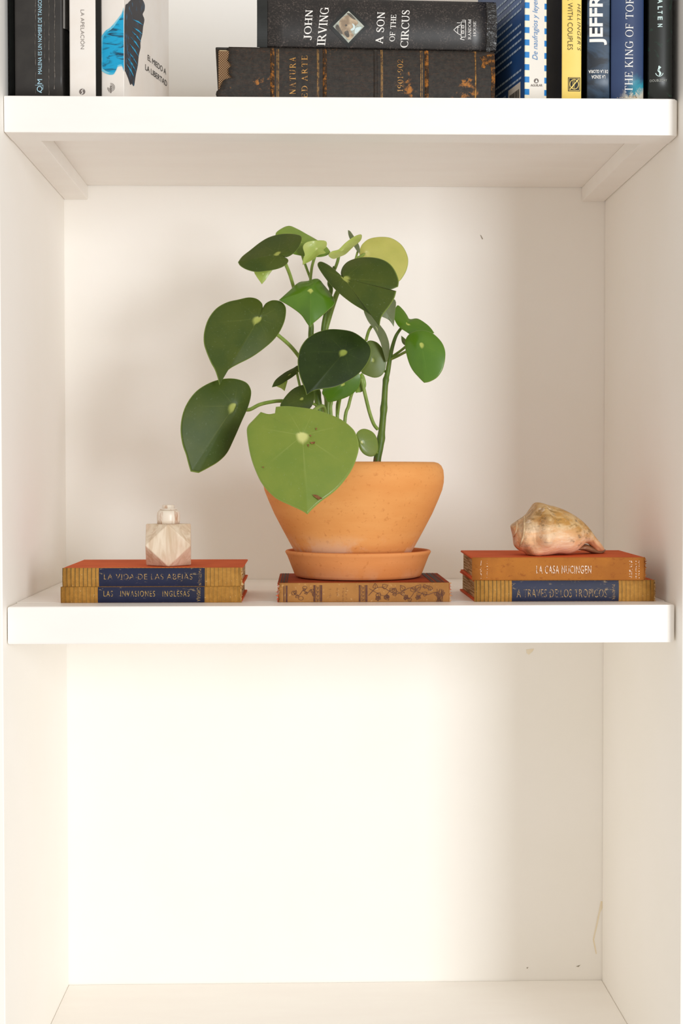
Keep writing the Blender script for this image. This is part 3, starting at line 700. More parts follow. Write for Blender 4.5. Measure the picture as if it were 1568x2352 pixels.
st2 = [(848, 1352), (866, 1362), (884, 1368), (902, 1352), (922, 1366), (940, 1374), (956, 1354), (972, 1348), (990, 1356)]
q += ribbon(smooth_open(st2, 5), .8)
for cx, cy in st[1:]+st2[1:]: q += vleaf(cx, cy, rr.uniform(9, 15), rr.uniform(0, 6.28))
for cx, cy in ((888, 1371), (868, 1374), (932, 1372), (960, 1372)):
    for k in range(5): q += vleaf(cx, cy, 6.5, k*1.256+rr.uniform(0, 1), .5)
for k in range(12): q += ribbon([(1000+rr.uniform(0, 16), 1382), (1002+k*1.3, 1366+rr.uniform(0, 6)), (1006+k*1.2+rr.uniform(-5, 5), 1352+rr.uniform(0, 12))], .9)
st3 = [(676, 1364), (686, 1368), (696, 1356), (706, 1362), (714, 1354), (718, 1368)]
q += ribbon(smooth_open(st3, 5), 1.0)
for cx, cy in st3: q += vleaf(cx, cy, rr.uniform(7, 11), rr.uniform(0, 6.28))
q += ribbon(circ(674, 1362, 4.5)+[(678.5, 1362)], .9)+ribbon(circ(691, 1374, 5.5, 4.5)+[(696.5, 1374)], .9)+ribbon(circ(700, 1350, 5, 3.5)+[(705, 1350)], .9)
b.polys('vine_ornament', q, PURP, lift=0.0005)['kind'] = 'stuff'
q = []
for u in (757, 773, 787, 794):
    for k in range(9):
        v = 1350+k*3.4+rr.uniform(-1, 1)
        if rr.random() < .75: q.append(rect(u+rr.uniform(-1.5, 1), v, u+rr.uniform(1.5, 3.5), v+rr.uniform(.8, 2)))
b.polys('rubbed_lettering', q, simple('rubbed_ink', '#8C6240', '#9C6E46', 300, .8, .1))['kind'] = 'stuff'
DKI = simple('dark_cover_ink', '#3A2A24', '#54322A', 200, .7, .2)
X = b.H/2
for x0, x1 in ((-X+.003, -X+.0045), (-X+.0055, -X+.008), (-X+.009, -X+.0105), (X-.020, -.016+X), (X-.014, X-.009), (X-.0075, X-.006)):
    py_obj('cover_band', [(x0, .004, b.T+.0003), (x1, .004, b.T+.0003), (x1, .147, b.T+.0003), (x0, .147, b.T+.0003)], [(0, 1, 2, 3)], DKI, b.root)
fray(b, -1, simple('red_threads', '#C2502C', '#8A3A20', 300, .9, .1), 16, .0034, 9)
fray(b, 1, simple('pale_threads', '#C49A66', '#A2452A', 300, .9, .1), 18, .0026, 10)

# ------------------------------------------------------------------ saucer and pot
def terracotta(name, a_, b_, zlo, zhi, streak=True, chalk=0.8):
    n = NT(name, 0.72, 0.25); x = n.xyz()
    f = n.noise(16, 5, (.6, .6, 2.2)); g = n.noise(220, 4)
    c = n.mix(n.step(f, .3, .7), a_, b_)
    c = n.mix(n.math('MULTIPLY', n.step(g, .58, .72), .35), c, '#B5672C')
    h = n.noise(26, 5, (1, 1, .9), .65, off=(4.3, 2, 1)); low = n.step(x[2], zhi, zlo)
    m = n.math('MULTIPLY', n.math('MULTIPLY', n.step(h, .40, .56), low), chalk)
    c = n.mix(m, c, '#E6CBB0')
    c = n.mix(n.math('MULTIPLY', n.step(n.noise(40, 4, (1, 1, 2.2), off=(1, 7, 3)), .70, .76), .5), c, '#C0662A')
    n.bump(n.math('ADD', n.math('MULTIPLY', n.noise(70, 3, (.12, .12, 4)), .6), n.math('MULTIPLY', g, .25)), .22, .001)
    return n.col(c)
TC1 = terracotta('terracotta_pot', '#E6A25E', '#DD9450', .012, .048, chalk=.9)
TC2 = terracotta('terracotta_saucer', '#E0965A', '#D98C4E', -.01, .02, chalk=.25)
pc = at(822, 1265, 0.128)
sa = tag(empty('saucer', (pc.x, 0.128, ZB+0.0006)), 'round terracotta saucer under the pot, standing on the ornate book', 'saucer')
bm = bmesh.new()
lathe(bm, [(0.0, 0), (.066, 0), (.0695, .0012), (.0712, .004), (.0772, .0195), (.0790, .0240), (.0800, .0256), (.0812, .0280), (.0803, .0296), (.0785, .0300), (.0768, .0290), (.0752, .0255), (.0690, .0080), (.0650, .0055), (0.0, .0052)], 96)
bm_obj('dish', bm, TC2, sa, True)
pp = at(811, 1180, 0.128)
ZP = ZB+0.0006+0.0054
pl = tag(empty('potted_plant', (pp.x, 0.128, ZP)), 'green leafy peperomia plant growing in a terracotta bowl pot', 'potted plant')
def zpx(v): return at(811, v, 0.128).z-ZP
def rpx(r): return r/FPX*1.65
prof = [(0.0, 0), (rpx(100), 0), (rpx(108), .001), (rpx(118), zpx(1290)), (rpx(129), zpx(1275)), (rpx(141), zpx(1255)), (rpx(160), zpx(1220)), (rpx(181), zpx(1180)), (rpx(195), zpx(1148)), (rpx(204), zpx(1125)), (rpx(207.5), zpx(1108)), (rpx(208), zpx(1096)), (rpx(206.5), zpx(1080)), (rpx(202), zpx(1070)), (rpx(195), zpx(1064)), (rpx(186), zpx(1061.5)), (rpx(178), zpx(1063)), (rpx(174), zpx(1070)), (rpx(172), zpx(1090)), (rpx(165), zpx(1130)), (rpx(120), zpx(1240)), (0.0, zpx(1262))]
bm = bmesh.new(); lathe(bm, prof, 112); bm_obj('pot', bm, TC1, pl, True)
bm = bmesh.new(); lathe(bm, [(0, zpx(1110)), (rpx(168), zpx(1110)), (rpx(168.5), zpx(1100)), (rpx(120), zpx(1094)), (rpx(60), zpx(1091)), (0, zpx(1090))], 48)
for v in bm.verts: v.co.z += random.uniform(-.0015, .0015)
bm_obj('soil', bm, simple('dark_soil', '#3A2A1E', '#20160F', 160, .95, .1, bump=.6), pl, True)

# ------------------------------------------------------------------ leaves
def leafmat(name, a_, b_, spot, rough, spec=.5, edge='#8FA34E', trans=0.0, vein=.25, dust=0.0):
    n = NT(name, rough, spec); rd = n.attr('rad'); an = n.attr('ang')
    f = n.noise(34, 4); c = n.mix(n.step(f, .3, .7), a_, b_)
    vl = n.math('MULTIPLY', n.step(n.math('COSINE', n.math('MULTIPLY', an, 7.0)), .965, 1.0), n.math('MULTIPLY', n.step(rd, .85, .15), vein))
    c = n.mix(vl, c, spot)
    if dust:
        c = n.mix(n.math('MULTIPLY', n.step(n.noise(420, 4, rough=.75), .60, .74), dust), c, '#A9B49A')
    c = n.mix(n.math('MULTIPLY', n.step(rd, .14, .06), .9), c, spot)
    c = n.mix(n.math('MULTIPLY', n.step(rd, .975, .995), .6), c, edge)
    n.bump(n.noise(160, 4), .10, .0006)
    if trans: n.b.inputs['Subsurface Weight'].default_value = trans; n.b.inputs['Subsurface Radius'].default_value = (.004, .006, .002); n.b.inputs['Subsurface Scale'].default_value = 1.0
    n.b.inputs['Coat Weight'].default_value = 0.15 if rough < .4 else 0.0
    return n.col(c)
LM = {
 'dark': leafmat('leaf_dark_green', '#465317', '#3A4B15', '#A3AA55', .45, .28, dust=.22, vein=.08),
 'deep': leafmat('leaf_deep_green', '#1F2F0B', '#2A3B10', '#8F9C44', .40, .25, dust=.14, vein=.05),
 'mid': leafmat('leaf_mid_green', '#76862E', '#6B802B', '#CBCB80', .38, .35, dust=.2, vein=.10),
 'bright': leafmat('leaf_bright_green', '#547A16', '#4A7216', '#B8C15E', .26, .45, vein=.05),
 'fresh': leafmat('leaf_fresh_green', '#7F9B34', '#708E2E', '#B9C567', .32, .45, vein=.08),
 'pale': leafmat('leaf_pale_lime', '#B9B566', '#ADAA5C', '#C8C67C', .4, .4, vein=.05, trans=.3),
 'young': leafmat('leaf_young_lime', '#B0BA68', '#9AAB50', '#C9D08A', .38, .4, vein=.1, trans=.2),
 'grey': leafmat('leaf_grey_green', '#6F7854', '#5F6A46', '#A9B07C', .45, .4, dust=.3, vein=.05),
 'olive': leafmat('leaf_olive', '#6D7A38', '#5F7031', '#A9B064', .4, .4, vein=.05),
}
UNDER = simple('leaf_underside', '#93A666', '#7F9455', 60, .5, .3)
PETI = simple('petiole_green', '#7C9440', '#8CA24C', 120, .45, .4)
n = NT('stem_green', .45, .4); f = n.noise(90, 5); c = n.mix(n.step(f, .3, .7), '#647A2C', '#526B22'); c = n.mix(n.step(n.noise(60, 3, off=(2, 2, 2)), .68, .74), c, '#7A5A34'); STEMM = n.col(c)
BROWN = simple('dried_brown', '#8A5E3A', '#6A4326', 300, .8, .2)
A = lambda L: [(400+p[0]/2.412, 500+p[1]/2.412, *p[2:]) for p in L]
B = lambda L: [(400+p[0]/2.412, 800+p[1]/2.412, *p[2:]) for p in L]
inv_pl = Matrix.Translation(-Vector(pl.location))
def leaf(pts, att, Y, mat, nrm=(0, 0), curl=.12, ripple=.02, ph=0.0, pet=None, petr=3.0, spots=None, sub=4, fold=0.0):
    out = smooth_closed(pts, sub); c = at(att[0], att[1], Y)
    nv = Vector((nrm[0], -1, nrm[1])).normalized()
    O = [hitp(u, v, c, nv) for u, v in out]; N = len(O)
    size = sum((o-c).length for o in O)/N
    far = max(O, key=lambda o: (o-c).length); ax = (far-c).normalized(); sd = ax.cross(nv)
    ts = [0.0, .06, .12, .22, .36, .5, .64, .78, .89, .96, 1.0]
    vs, rad, ang = [], [], []
    def disp(t, o):
        th = math.atan2((o-c).dot(sd), (o-c).dot(ax)); lat = abs((o-c).dot(sd))*t/size
        return size*(curl*t*t + ripple*t*t*math.sin(3*th+ph) + .035*math.exp(-(t/.12)**2) + fold*lat), th
    for lay in (0, 1):
        for t in ts[1:]:
            for o in O:
                d, th = disp(t, o); p = c+(o-c)*t; th_ = .0011*(1-.45*t)
                vs.append(inv_pl @ (p+Vector((0, d+(th_ if lay else 0), 0)))); rad.append(t); ang.append(th)
    nr = len(ts)-1; L1 = nr*N
    for lay in (0, 1):
        d, th = disp(0, O[0]); vs.append(inv_pl @ (c+Vector((0, d+(.0011 if lay else 0), 0)))); rad.append(0); ang.append(0)
    fs, mi = [], []
    for lay in (0, 1):
        o0 = lay*L1; cc = 2*L1+lay
        for k in range(N):
            q = (cc, o0+k, o0+(k+1) % N); fs.append(q if lay else q[::-1]); mi.append(lay)
            for r in range(nr-1):
                a_ = o0+r*N; q = (a_+k, a_+N+k, a_+N+(k+1) % N, a_+(k+1) % N); fs.append(q if lay else q[::-1]); mi.append(lay)
    for k in range(N):
        a_ = (nr-1)*N; fs.append((a_+k, a_+(k+1) % N, L1+a_+(k+1) % N, L1+a_+k)); mi.append(0)
    me = bpy.data.meshes.new('leaf'); me.from_pydata([tuple(v) for v in vs], [], fs); me.update()
    for nme, dat in (('rad', rad), ('ang', ang)):
        at_ = me.attributes.new(nme, 'FLOAT', 'POINT'); at_.data.foreach_set('value', dat)
    for p, m in zip(me.polygons, mi): p.material_index = m; p.use_smooth = True
    o = link('leaf', me, [LM[mat], UNDER], pl)
    bm = bmesh.new(); bm.from_mesh(me); bmesh.ops.recalc_face_normals(bm, faces=bm.faces); bm.to_mesh(me); bm.free()
    if pet:
        P = smooth_open([tuple(inv_pl @ at(*p)) for p in pet], 6); bm = bmesh.new(); k = petr/FPX*1.64
        tube(bm, P, k); bm_obj('petiole', bm, PETI, o, True)
    for sp in (spots or []):
        vv = []
        for u, v in sp:
            h = hitp(u, v, c, nv); t = min(.97, (h-c).length/max((q-c).length for q in O if (q-c).normalized().dot((h-c).normalized()) > .9))
            d, th = disp(t, h); vv.append(inv_pl @ (h+Vector((0, d-.0012, 0))))
        py_obj('brown_spot', vv, [list(range(len(vv)))], BROWN, o)
    return o
def stem(px, r0, r1=None, mat=None, nodes=()):
    P = smooth_open([tuple(inv_pl @ at(*p)) for p in px], 7); m = len(P); r1 = r1 or r0
    rad = []
    for i in range(m):
        k = r0+(r1-r0)*i/(m-1)
        for nd in nodes: k *= 1+.22*math.exp(-((i/(m-1)-nd)/.02)**2)
        rad.append(k/FPX*1.65)
    bm = bmesh.new(); tube(bm, P, rad, 12); return bm_obj('stem', bm, mat or STEMM, pl, True)
def a1(x, y, Y): p = A([(x, y)])[0]; return (p[0], p[1], Y)
def b1(x, y, Y): p = B([(x, y)])[0]; return (p[0], p[1], Y)

# thick stems
stem([(864, 1098, .135), (866, 1056, .135), b1(1140, 540, .137), b1(1152, 430, .139), b1(1162, 310, .140), b1(1170, 190, .140), a1(1182, 855, .141), a1(1195, 775, .142), a1(1208, 715, .143), a1(1228, 655, .144), a1(1256, 612, .145)], 9.6, 3.2, nodes=(.24, .38, .52))
stem([(738, 1098, .125), (735, 1010, .125), b1(802, 345, .126), b1(790, 250, .126), (722, 870, .126), (716, 800, .127), a1(757, 655, .127), a1(757, 590, .127), a1(735, 540, .128), a1(700, 470, .128), a1(660, 382, .127)], 9.5, 4.5, nodes=(.3,))
stem([(752, 1098, .135), b1(850, 330, .136), b1(842, 250, .136), (742, 850, .136), (745, 780, .136), a1(835, 630, .136), a1(862, 535, .137), a1(893, 440, .138), a1(912, 395, .138), a1(935, 330, .145), a1(1000, 240, .165)], 8.0, 5.0, mat=PETI)
stem([(742, 760, .131), a1(830, 580, .131), a1(850, 480, .132), a1(868, 400, .133), a1(858, 365, .133), a1(868, 320, .130), a1(888, 272, .126)], 5.5, 4.0)
for P in ([(775, 1098, .12), b1(868, 370, .12), b1(870, 300, .12), b1(872, 250, .12)], [(780, 1098, .128), b1(903, 370, .128), b1(910, 285, .128), b1(925, 220, .128)], [(786, 1098, .132), b1(945, 400, .132), b1(965, 320, .132), b1(980, 262, .130), b1(1000, 210, .125)]):
    stem(P, 4.2, 3.4, mat=PETI)
stem([b1(1126, 448, .134), b1(1104, 418, .130), b1(1080, 350, .126), b1(1052, 235, .122), b1(1036, 165, .120)], 4.0, 4.2, mat=PETI)

leaf(A([(560, 92), (590, 60), (635, 42), (680, 58), (730, 85), (790, 120), (840, 155), (865, 187, 1), (850, 205), (815, 215), (760, 214), (700, 207), (640, 190), (590, 140)]), A([(690, 130)])[0], .125, 'fresh', (0, .9), .05, fold=.15, pet=[a1(690, 135, .130), a1(715, 230, .130), a1(757, 345, .128)], petr=3.0)
leaf(A([(352, 245, 1), (375, 212), (420, 175), (470, 135), (520, 105), (580, 87), (640, 83), (690, 90), (707, 105), (700, 140), (680, 175), (655, 200), (624, 216), (600, 212, 1), (626, 224), (631, 240), (612, 262), (570, 280), (510, 292), (450, 297), (400, 285), (365, 265)]), A([(575, 200)])[0], .085, 'dark', (-.2, .8), .10, fold=.12,
     pet=[a1(600, 215, .092), a1(618, 260, .100), a1(640, 315, .112), a1(661, 385, .126)], petr=4.0)
leaf(A([(440, 294), (485, 368, 1), (505, 345), (525, 315), (545, 288, 1), (490, 280)]), A([(493, 312)])[0], .105, 'young', (0, 0), .1)
leaf(A([(712, 165), (732, 140), (780, 128), (838, 133), (843, 162), (826, 180), (838, 197), (800, 210), (765, 237), (711, 263, 1), (713, 232), (722, 205)]), A([(790, 172)])[0], .105, 'young', (0, .3), -.25, .10, 1.0,
     pet=[a1(792, 178, .108), a1(776, 225, .112), a1(762, 275, .118), a1(754, 345, .126)], petr=3.3)
leaf(A([(853, 212), (872, 190), (910, 178), (950, 140), (1000, 105), (1036, 96), (1032, 128), (990, 165), (955, 200), (920, 217), (880, 231)]), A([(930, 180)])[0], .118, 'young', (0, 1.2), -.2, .08, 0.4,
     pet=[a1(914, 188, .122), a1(908, 228, .124), a1(898, 262, .126), a1(882, 300, .128)], petr=3.6)
leaf(A([(962, 68, 1), (976, 75), (1000, 110), (1025, 155), (1030, 195, 1), (1013, 185), (985, 140), (966, 100)]), A([(1000, 130)])[0], .178, 'grey', (0, .5), .1, pet=[a1(1018, 180, .181), a1(1008, 215, .172), a1(1000, 242, .164)], petr=2.6)
leaf(A([(1024, 195), (1028, 175), (1042, 145), (1080, 115), (1140, 104), (1200, 110), (1250, 140), (1280, 180), (1296, 230), (1290, 280), (1270, 322), (1240, 355), (1180, 370), (1110, 330), (1060, 260), (1035, 215)]), A([(1060, 195)])[0], .185, 'pale', (.1, .3), .08, pet=[a1(1060, 197, .189), a1(1015, 225, .174), a1(1000, 240, .165)], petr=3.6)
leaf(A([(925, 316, 1), (923, 298), (935, 265), (965, 235), (1020, 215), (1080, 211), (1140, 219), (1190, 243), (1225, 285), (1246, 340), (1243, 376, 1), (1200, 394), (1138, 413, 1), (1180, 423), (1205, 420), (1233, 400, 1), (1222, 440), (1195, 485), (1160, 530), (1145, 560), (1139, 602, 1), (1120, 570), (1100, 545), (1050, 510), (985, 470), (920, 420), (870, 370), (830, 320), (800, 275), (794, 250), (812, 239), (850, 255), (890, 285), (912, 308)]), A([(940, 336)])[0], .075, 'dark', (-.15, .55), .14, .03, 2.0, fold=.10, pet=[a1(940, 338, .080), a1(935, 372, .105), a1(912, 395, .137)], petr=4.0)
leaf(A([(1090, 470), (1160, 440), (1224, 455), (1224, 520), (1216, 603, 1), (1190, 567), (1150, 547), (1110, 530)]), A([(1160, 500)])[0], .108, 'grey', (.5, .2), .1, pet=[a1(1160, 498, .114), a1(1030, 440, .126), a1(920, 405, .137)], petr=3.2)
leaf(A([(1050, 515), (1080, 528), (1110, 555), (1145, 600), (1172, 640), (1191, 700), (1189, 760), (1174, 800), (1160, 745), (1138, 680), (1108, 620), (1072, 570)]), A([(1120, 610)])[0], .12, 'grey', (1.2, 0), .05, pet=[a1(1092, 603, .123), a1(1076, 630, .128), a1(1062, 680, .134)], petr=3.6)
leaf(A([(578, 450, 1), (640, 395), (690, 350), (740, 343), (795, 332), (830, 365), (870, 415), (891, 466), (850, 510), (800, 555), (770, 580), (752, 603, 1), (735, 580), (700, 530), (640, 485)]), A([(755, 400)])[0], .088, 'bright', (0, .5), .32, .05, .5, fold=.1, pet=[a1(755, 402, .094), a1(757, 500, .115), a1(757, 590, .126)], petr=3.4)
leaf(A([(490, 497, 1), (484, 470), (455, 445), (410, 437), (350, 450), (290, 465), (230, 500), (185, 560), (163, 630), (161, 690), (175, 740), (200, 800), (222, 840), (238, 885), (248, 926, 1), (268, 880), (300, 840), (350, 810), (420, 775), (480, 735), (540, 685), (580, 635), (610, 570), (619, 510), (610, 480), (585, 460), (545, 455), (512, 468), (497, 484)]), A([(467, 560)])[0], .080, 'dark', (.25, .35), .10, .03, 1.0, fold=.06,
     pet=[a1(500, 590, .096), a1(568, 645, .102), a1(640, 708, .112), a1(695, 775, .122), a1(740, 840, .126)], petr=4.3)
leaf(A([(1078, 680), (1120, 688), (1150, 718), (1173, 760), (1171, 830), (1150, 872), (1110, 886), (1060, 870), (1035, 850), (1040, 780), (1055, 710)]), A([(1100, 790)])[0], .138, 'olive', (0, 0), .12, pet=[a1(1100, 792, .143), a1(1145, 835, .144), a1(1182, 862, .142)], petr=3.0)
leaf(A([(683, 800), (686, 765), (700, 715), (735, 667), (785, 635), (850, 616), (920, 616), (990, 630), (1050, 670), (1085, 710), (1089, 755), (1066, 810), (1020, 865), (960, 905), (890, 937), (820, 948), (770, 958), (732, 982, 1), (722, 945), (705, 905), (688, 850)]), A([(942, 745)])[0], .070, 'deep', (.1, .45), .10, .025, .3, fold=.06, pet=[a1(940, 760, .082), a1(900, 850, .10), b1(880, 250, .118)], petr=3.8)
leaf(B([(540, 216, 1), (560, 175), (610, 135), (660, 108), (684, 95), (692, 125), (660, 155), (625, 178), (580, 205)]), B([(640, 145)])[0], .120, 'dark', (0, .8), .1, pet=[b1(678, 130, .124), b1(688, 175, .126), b1(700, 230, .126)], petr=3.0)
leaf(B([(566, 208), (600, 190), (626, 177), (622, 200), (611, 237, 1), (592, 222)]), B([(605, 203)])[0], .128, 'young', (0, 0), .1)
leaf(B([(587, 325), (605, 280), (650, 230), (700, 205), (745, 203), (774, 240), (774, 290), (752, 332), (700, 350), (640, 350)]), B([(708, 280)])[0], .095, 'dark', (0, .3), .10, pet=[b1(708, 282, .100), b1(755, 300, .114), b1(795, 320, .126)], petr=3.0)
leaf(B([(820, 236), (835, 272), (852, 297), (910, 287), (970, 263), (1012, 230), (1030, 190), (1026, 140), (960, 120), (880, 160)]), B([(935, 200)])[0], .100, 'bright', (0, -.2), .12, pet=[b1(930, 230, .108), b1(915, 300, .122), b1(905, 370, .128)], petr=3.2)
leaf(B([(1004, 242), (1020, 190), (1032, 140), (1048, 145), (1060, 175), (1062, 212), (1040, 240), (1020, 244)]), B([(1038, 195)])[0], .125, 'fresh', (0, 0), .15)
leaf(A([(1217, 552), (1221, 512), (1238, 484), (1265, 505), (1288, 535), (1299, 556, 1), (1312, 560), (1350, 558), (1400, 590), (1425, 615), (1441, 638, 1), (1390, 650), (1320, 650), (1285, 632), (1258, 614), (1235, 590)]), A([(1292, 590)])[0], .132, 'bright', (0, .7), .12, .06, pet=[a1(1292, 592, .136), a1(1275, 612, .141), a1(1256, 612, .145)], petr=3.0)
leaf(A([(1279, 700), (1294, 652), (1330, 628), (1380, 621), (1430, 635), (1470, 670), (1495, 710), (1504, 760), (1492, 830), (1462, 880), (1420, 906), (1387, 913, 1), (1363, 890), (1320, 840), (1294, 780)]), A([(1368, 700)])[0], .100, 'bright', (-.2, .2), .20, .03, 1.5, pet=[a1(1350, 715, .110), a1(1285, 742, .120), a1(1240, 765, .132), a1(1198, 785, .141)], petr=3.2)
leaf(A([(1257, 653, 1), (1276, 668), (1287, 682), (1286, 712, 1), (1268, 700), (1259, 682)]), A([(1274, 684)])[0], .128, 'olive', (0, 0), .1, pet=[a1(1284, 712, .126), a1(1250, 740, .134), a1(1206, 770, .141)], petr=3.0)
leaf(B([(88, 683, 1), (132, 691, 1), (180, 666), (240, 630), (290, 580), (330, 500), (370, 410), (405, 330), (424, 260), (420, 218), (393, 185), (330, 166), (260, 168), (190, 190), (120, 235), (70, 300), (42, 370), (32, 450), (42, 530), (62, 590), (75, 640)]), B([(332, 320)])[0], .065, 'dark', (.45, .15), .10, .03, 2.2, fold=.05,
     pet=[b1(365, 335, .082), b1(415, 340, .090), b1(470, 313, .100), b1(530, 298, .110), b1(600, 292, .118), b1(700, 310, .124), (733, 960, .125)], petr=4.2)
leaf(B([(1008, 478), (1028, 452), (1060, 446), (1100, 464), (1123, 500), (1129, 560), (1112, 592), (1085, 600), (1050, 586), (1027, 556), (1018, 520)]), B([(1035, 520)])[0], .110, 'mid', (.3, .1), .12, pet=[b1(1050, 530, .114), b1(1100, 560, .125), b1(1134, 590, .136)], petr=2.8)
leaf(B([(402, 480), (405, 432), (440, 392), (478, 351, 1), (520, 363), (557, 358, 1), (562, 323, 1), (620, 319), (700, 327), (780, 339), (850, 361), (920, 390), (975, 430), (1006, 470), (1024, 540), (1010, 610), (980, 680), (930, 750), (880, 800), (812, 850), (765, 892), (738, 921, 1), (705, 900), (640, 870), (560, 830), (490, 758), (450, 680), (420, 590)]), B([(710, 482)])[0], -.004, 'mid', (.05, .35), .06, .02, .8, fold=.05,
     pet=[b1(712, 470, .010), b1(740, 400, .030), b1(780, 340, .060), b1(830, 330, .095), (748, 1000, .120), (750, 1060, .126)], petr=4.5,
     spots=[B([(765, 810), (790, 812), (822, 832), (800, 840), (775, 822)]), B([(750, 520), (780, 517), (778, 528), (760, 530)]), B([(735, 532), (746, 532), (744, 548)]), B([(782, 440), (792, 443), (786, 455)]), B([(748, 480), (760, 482), (756, 490)]), B([(486, 655), (498, 656), (494, 664)])])

# ------------------------------------------------------------------ faceted stone bottle
n = NT('veined_pale_stone', .45, .4); f = n.noise(90, 5, (1.6, 1.6, .22), .6, dist=.8); g = n.noise(40, 4, off=(2, 5, 1))
c = n.mix(n.step(f, .35, .68), '#E6D6BF', '#CBB294'); c = n.mix(n.math('MULTIPLY', n.step(g, .45, .7), .5), c, '#DDBFA6')
n.bump(f, .15, .0006); STONE = n.col(c)
n = NT('veined_pink_stone', .35, .5); f = n.noise(110, 5, (1.6, 1.6, .3), .6, dist=1.0)
c = n.mix(n.step(f, .5, .72), '#E9DCCB', '#B98F70'); STONE2 = n.col(c)
bc = at(387, 1250, .080)
bo = tag(empty('stone_bottle', (bc.x, 0.080, zl2+.0002), R(4)), 'small faceted cream stone bottle with round stopper on a red book', 'bottle')
rx, ry, rz = .0240, .0238, .0224
bm = bmesh.new()
for x in (-1, 0, 1):
    for y in (-1, 0, 1):
        for z in (-1, 0, 1):
            if abs(x)+abs(y)+abs(z) == 2: bm.verts.new((x*rx, y*ry, rz+z*rz))
bmesh.ops.convex_hull(bm, input=bm.verts[:])
bmesh.ops.dissolve_limit(bm, angle_limit=R(1), verts=bm.verts[:], edges=bm.edges[:])
bmesh.ops.bevel(bm, geom=bm.edges[:], offset=.0008, segments=2, affect='EDGES', profile=.5)
bm_obj('body', bm, STONE, bo)
bm = bmesh.new(); lathe(bm, [(0, 2*rz), (.0120, 2*rz), (.0123, 2*rz+.004), (.0124, 2*rz+.009), (.0119, 2*rz+.0122), (.0105, 2*rz+.0142), (.0090, 2*rz+.0148), (0, 2*rz+.0148)], 40); bm_obj('neck', bm, STONE2, bo, True)
bm = bmesh.new(); lathe(bm, [(0, 2*rz+.0150), (.0086, 2*rz+.0150), (.0093, 2*rz+.0156), (.0088, 2*rz+.0163), (.0068, 2*rz+.0166), (.0067, 2*rz+.0195), (.0062, 2*rz+.0203), (0, 2*rz+.0204)], 40); bm_obj('stopper', bm, STONE2, bo, True)

# ------------------------------------------------------------------ sea shell
n = NT('weathered_shell', .5, .4); x = n.xyz()
st = n.noise(60, 5, (.35, 1.2, 2.2), .6, dist=.5); g = n.noise(38, 5, (.8, 1, 1.2), .65, off=(3, 3, 1)); sp = n.noise(150, 4, (.5, 1, 1.4), .6)
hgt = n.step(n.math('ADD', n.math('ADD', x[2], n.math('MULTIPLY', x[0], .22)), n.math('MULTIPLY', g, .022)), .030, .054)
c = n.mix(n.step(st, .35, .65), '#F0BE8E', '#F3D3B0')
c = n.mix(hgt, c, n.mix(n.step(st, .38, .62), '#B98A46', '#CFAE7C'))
c = n.mix(n.math('MULTIPLY', n.math('MULTIPLY', n.step(sp, .54, .66), n.step(g, .44, .6)), .65), c, '#6E6254')
c = n.mix(n.math('MULTIPLY', n.step(n.noise(80, 4, off=(9, 2, 4)), .62, .7), .6), c, '#F3DEC8')
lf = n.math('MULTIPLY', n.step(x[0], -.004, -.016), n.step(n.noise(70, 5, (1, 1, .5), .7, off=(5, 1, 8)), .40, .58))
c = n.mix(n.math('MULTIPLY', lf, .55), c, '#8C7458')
c = n.mix(n.math('MULTIPLY', n.math('MULTIPLY', n.step(n.noise(110, 5, (.18, 1, 1.6), .65, off=(2, 2, 6)), .52, .62), hgt), .7), c, '#8A6A38')
n.bump(n.math('ADD', n.noise(70, 4, (.25, 1.5, 2.5)), n.math('MULTIPLY', sp, .4)), .7, .0016); SHELLM = n.col(c)
n = NT('shell_inner', .25, .5); f = n.noise(70, 3, (.4, 1, 1.5)); SHIN = n.col(n.mix(n.step(f, .3, .7), '#A87D5C', '#7E5A42'))
C = lambda x, y: (1160+x/6.533, 1140+y/6.533)
se = [((82, 440), (84, 472), .08, .004), ((108, 410), (104, 540), .083, .011), ((172, 372), (122, 610), .084, .0185), ((184, 361), (130, 650), .084, .0205), ((265, 312), (142, 745), .085, .0265), ((286, 295), (200, 805), .085, .0285), ((340, 245), (258, 826), .085, .0300), ((400, 160), (300, 855), .085, .0322), ((450, 96), (352, 905), .085, .0350), ((540, 98), (425, 926), .085, .0388), ((640, 130), (520, 912), .086, .0380), ((740, 152), (640, 884), .087, .0360), ((860, 195), (770, 857), .089, .0335), ((990, 260), (920, 863), .092, .0305), ((1110, 340), (1035, 828), .096, .0265), ((1200, 420), (1110, 770), .100, .0225), ((1270, 500), (1172, 712), .104, .0190), ((1330, 590), (1240, 712), .108, .0160), ((1390, 660), (1295, 760), .111, .0130), ((1440, 720), (1362, 826), .114, .0100), ((1488, 795), (1425, 828), .117, .0060)]
zsh = zr2
sh0 = at(*C(560, 925), .075)
so = tag(empty('sea_shell', (sh0.x, .090, zsh)), 'weathered peach and ochre conch shell resting on LA CASA NUCINGEN', 'shell')
KN = [((580, 325), 75, .0105), ((545, 640), 80, .0095), ((555, 140), 60, .0065), ((420, 880), 90, .0050), ((290, 700), 50, .0020), ((250, 400), 45, .0018)]
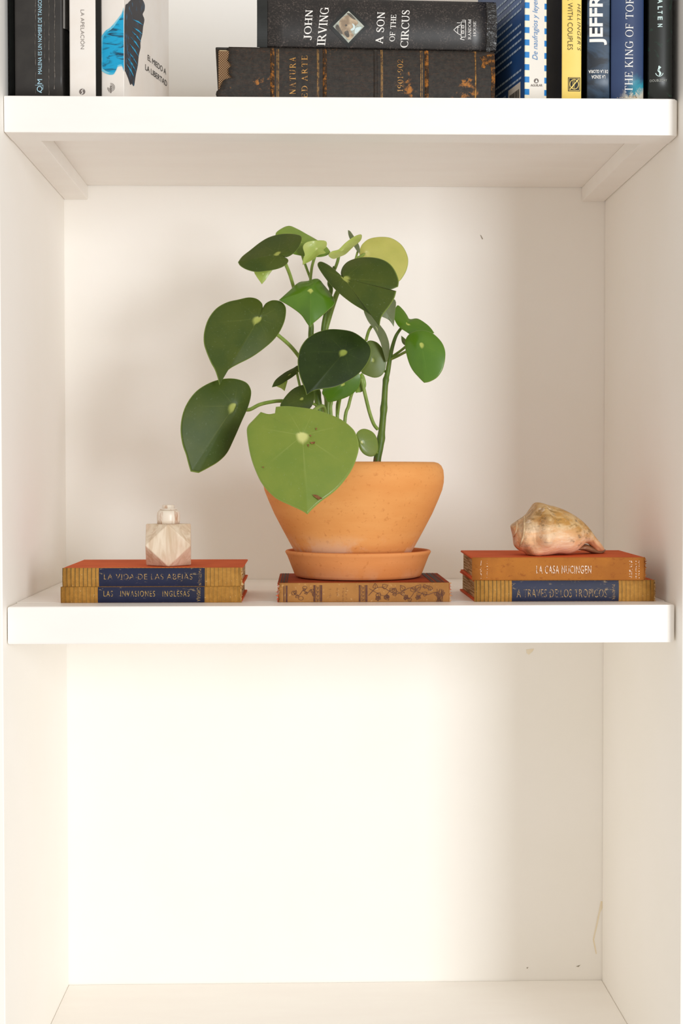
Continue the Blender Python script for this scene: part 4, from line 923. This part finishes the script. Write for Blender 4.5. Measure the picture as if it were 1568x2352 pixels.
def loft(secs, na, knobs=(), jitter=0):
    fine = []
    P = [(*C(*t), *C(*b_), y, h) for t, b_, y, h in secs]
    for q in smooth_open(P, 4): fine.append(q)
    vs, fs = [], []
    for tu, tv, bu, bv, y, h in fine:
        for k in range(na):
            a = 2*math.pi*k/na; cz = .5-.5*math.cos(a); sy = math.sin(a)
            yy = y-h*math.copysign(abs(sy)**.85, sy)
            u = tu+(bu-tu)*cz; v = tv+(bv-tv)*cz
            for (ku, kv), rd, am in knobs:
                ku_, kv_ = C(ku, kv); d2 = ((u-ku_)**2+(v-kv_)**2)/((rd/6.533)**2)
                if sy > -.2: yy -= am*math.exp(-d2)*max(0, min(1, sy+.3))
            if knobs and sy > 0:
                du = (u-C(565, 0)[0])*6.533; yy -= .0030*math.exp(-(du/70)**2)*sy; yy += .0038*math.exp(-((du+150)/75)**2)*sy
                yy -= .0005*math.sin((v-tv)*.9+u*.12)*sy
            p = at(u, v, y); q_ = p+Vector((0, yy-y, 0))
            vs.append(q_-Vector(so.location))
    m = len(fine)
    for i in range(m-1):
        for k in range(na): fs.append((i*na+k, i*na+(k+1) % na, (i+1)*na+(k+1) % na, (i+1)*na+k))
    fs.append(tuple(range(na))); fs.append(tuple(range((m-1)*na, m*na)))
    return vs, fs
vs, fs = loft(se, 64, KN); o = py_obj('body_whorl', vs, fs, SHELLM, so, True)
zmin = min(v.co.z for v in o.data.vertices)
for v in o.data.vertices: v.co.z = max(v.co.z, .0004)
inn = [((1080, 770), (1075, 800), .108, .010), ((1180, 715), (1180, 816), .112, .014), ((1290, 745), (1290, 850), .116, .013), ((1380, 790), (1380, 872), .119, .011), ((1440, 800), (1440, 866), .121, .009), ((1492, 792), (1494, 822), .122, .005)]
vs, fs = loft(inn, 32); o2 = py_obj('inner_lip', vs, fs, SHIN, so, True)
for v in o2.data.vertices: v.co.z = max(v.co.z, .0004)
# suture ridges between the whorls
SUT = simple('pale_suture', '#D9BE98', '#B79A74', 120, .6, .3)
def ridge_line(px, r):
    bm = bmesh.new(); tube(bm, smooth_open([tuple(at(*C(x, y), Y)-Vector(so.location)) for x, y, Y in px], 6), r, 8); bm_obj('suture_ridge', bm, SUT, so, True)
ridge_line([(286, 300, .078), (285, 400, .062), (284, 500, .0575), (268, 610, .057), (235, 700, .060), (215, 760, .070)], .0011)
ridge_line([(172, 378, .080), (176, 440, .069), (160, 530, .0665), (128, 602, .076)], .0008)
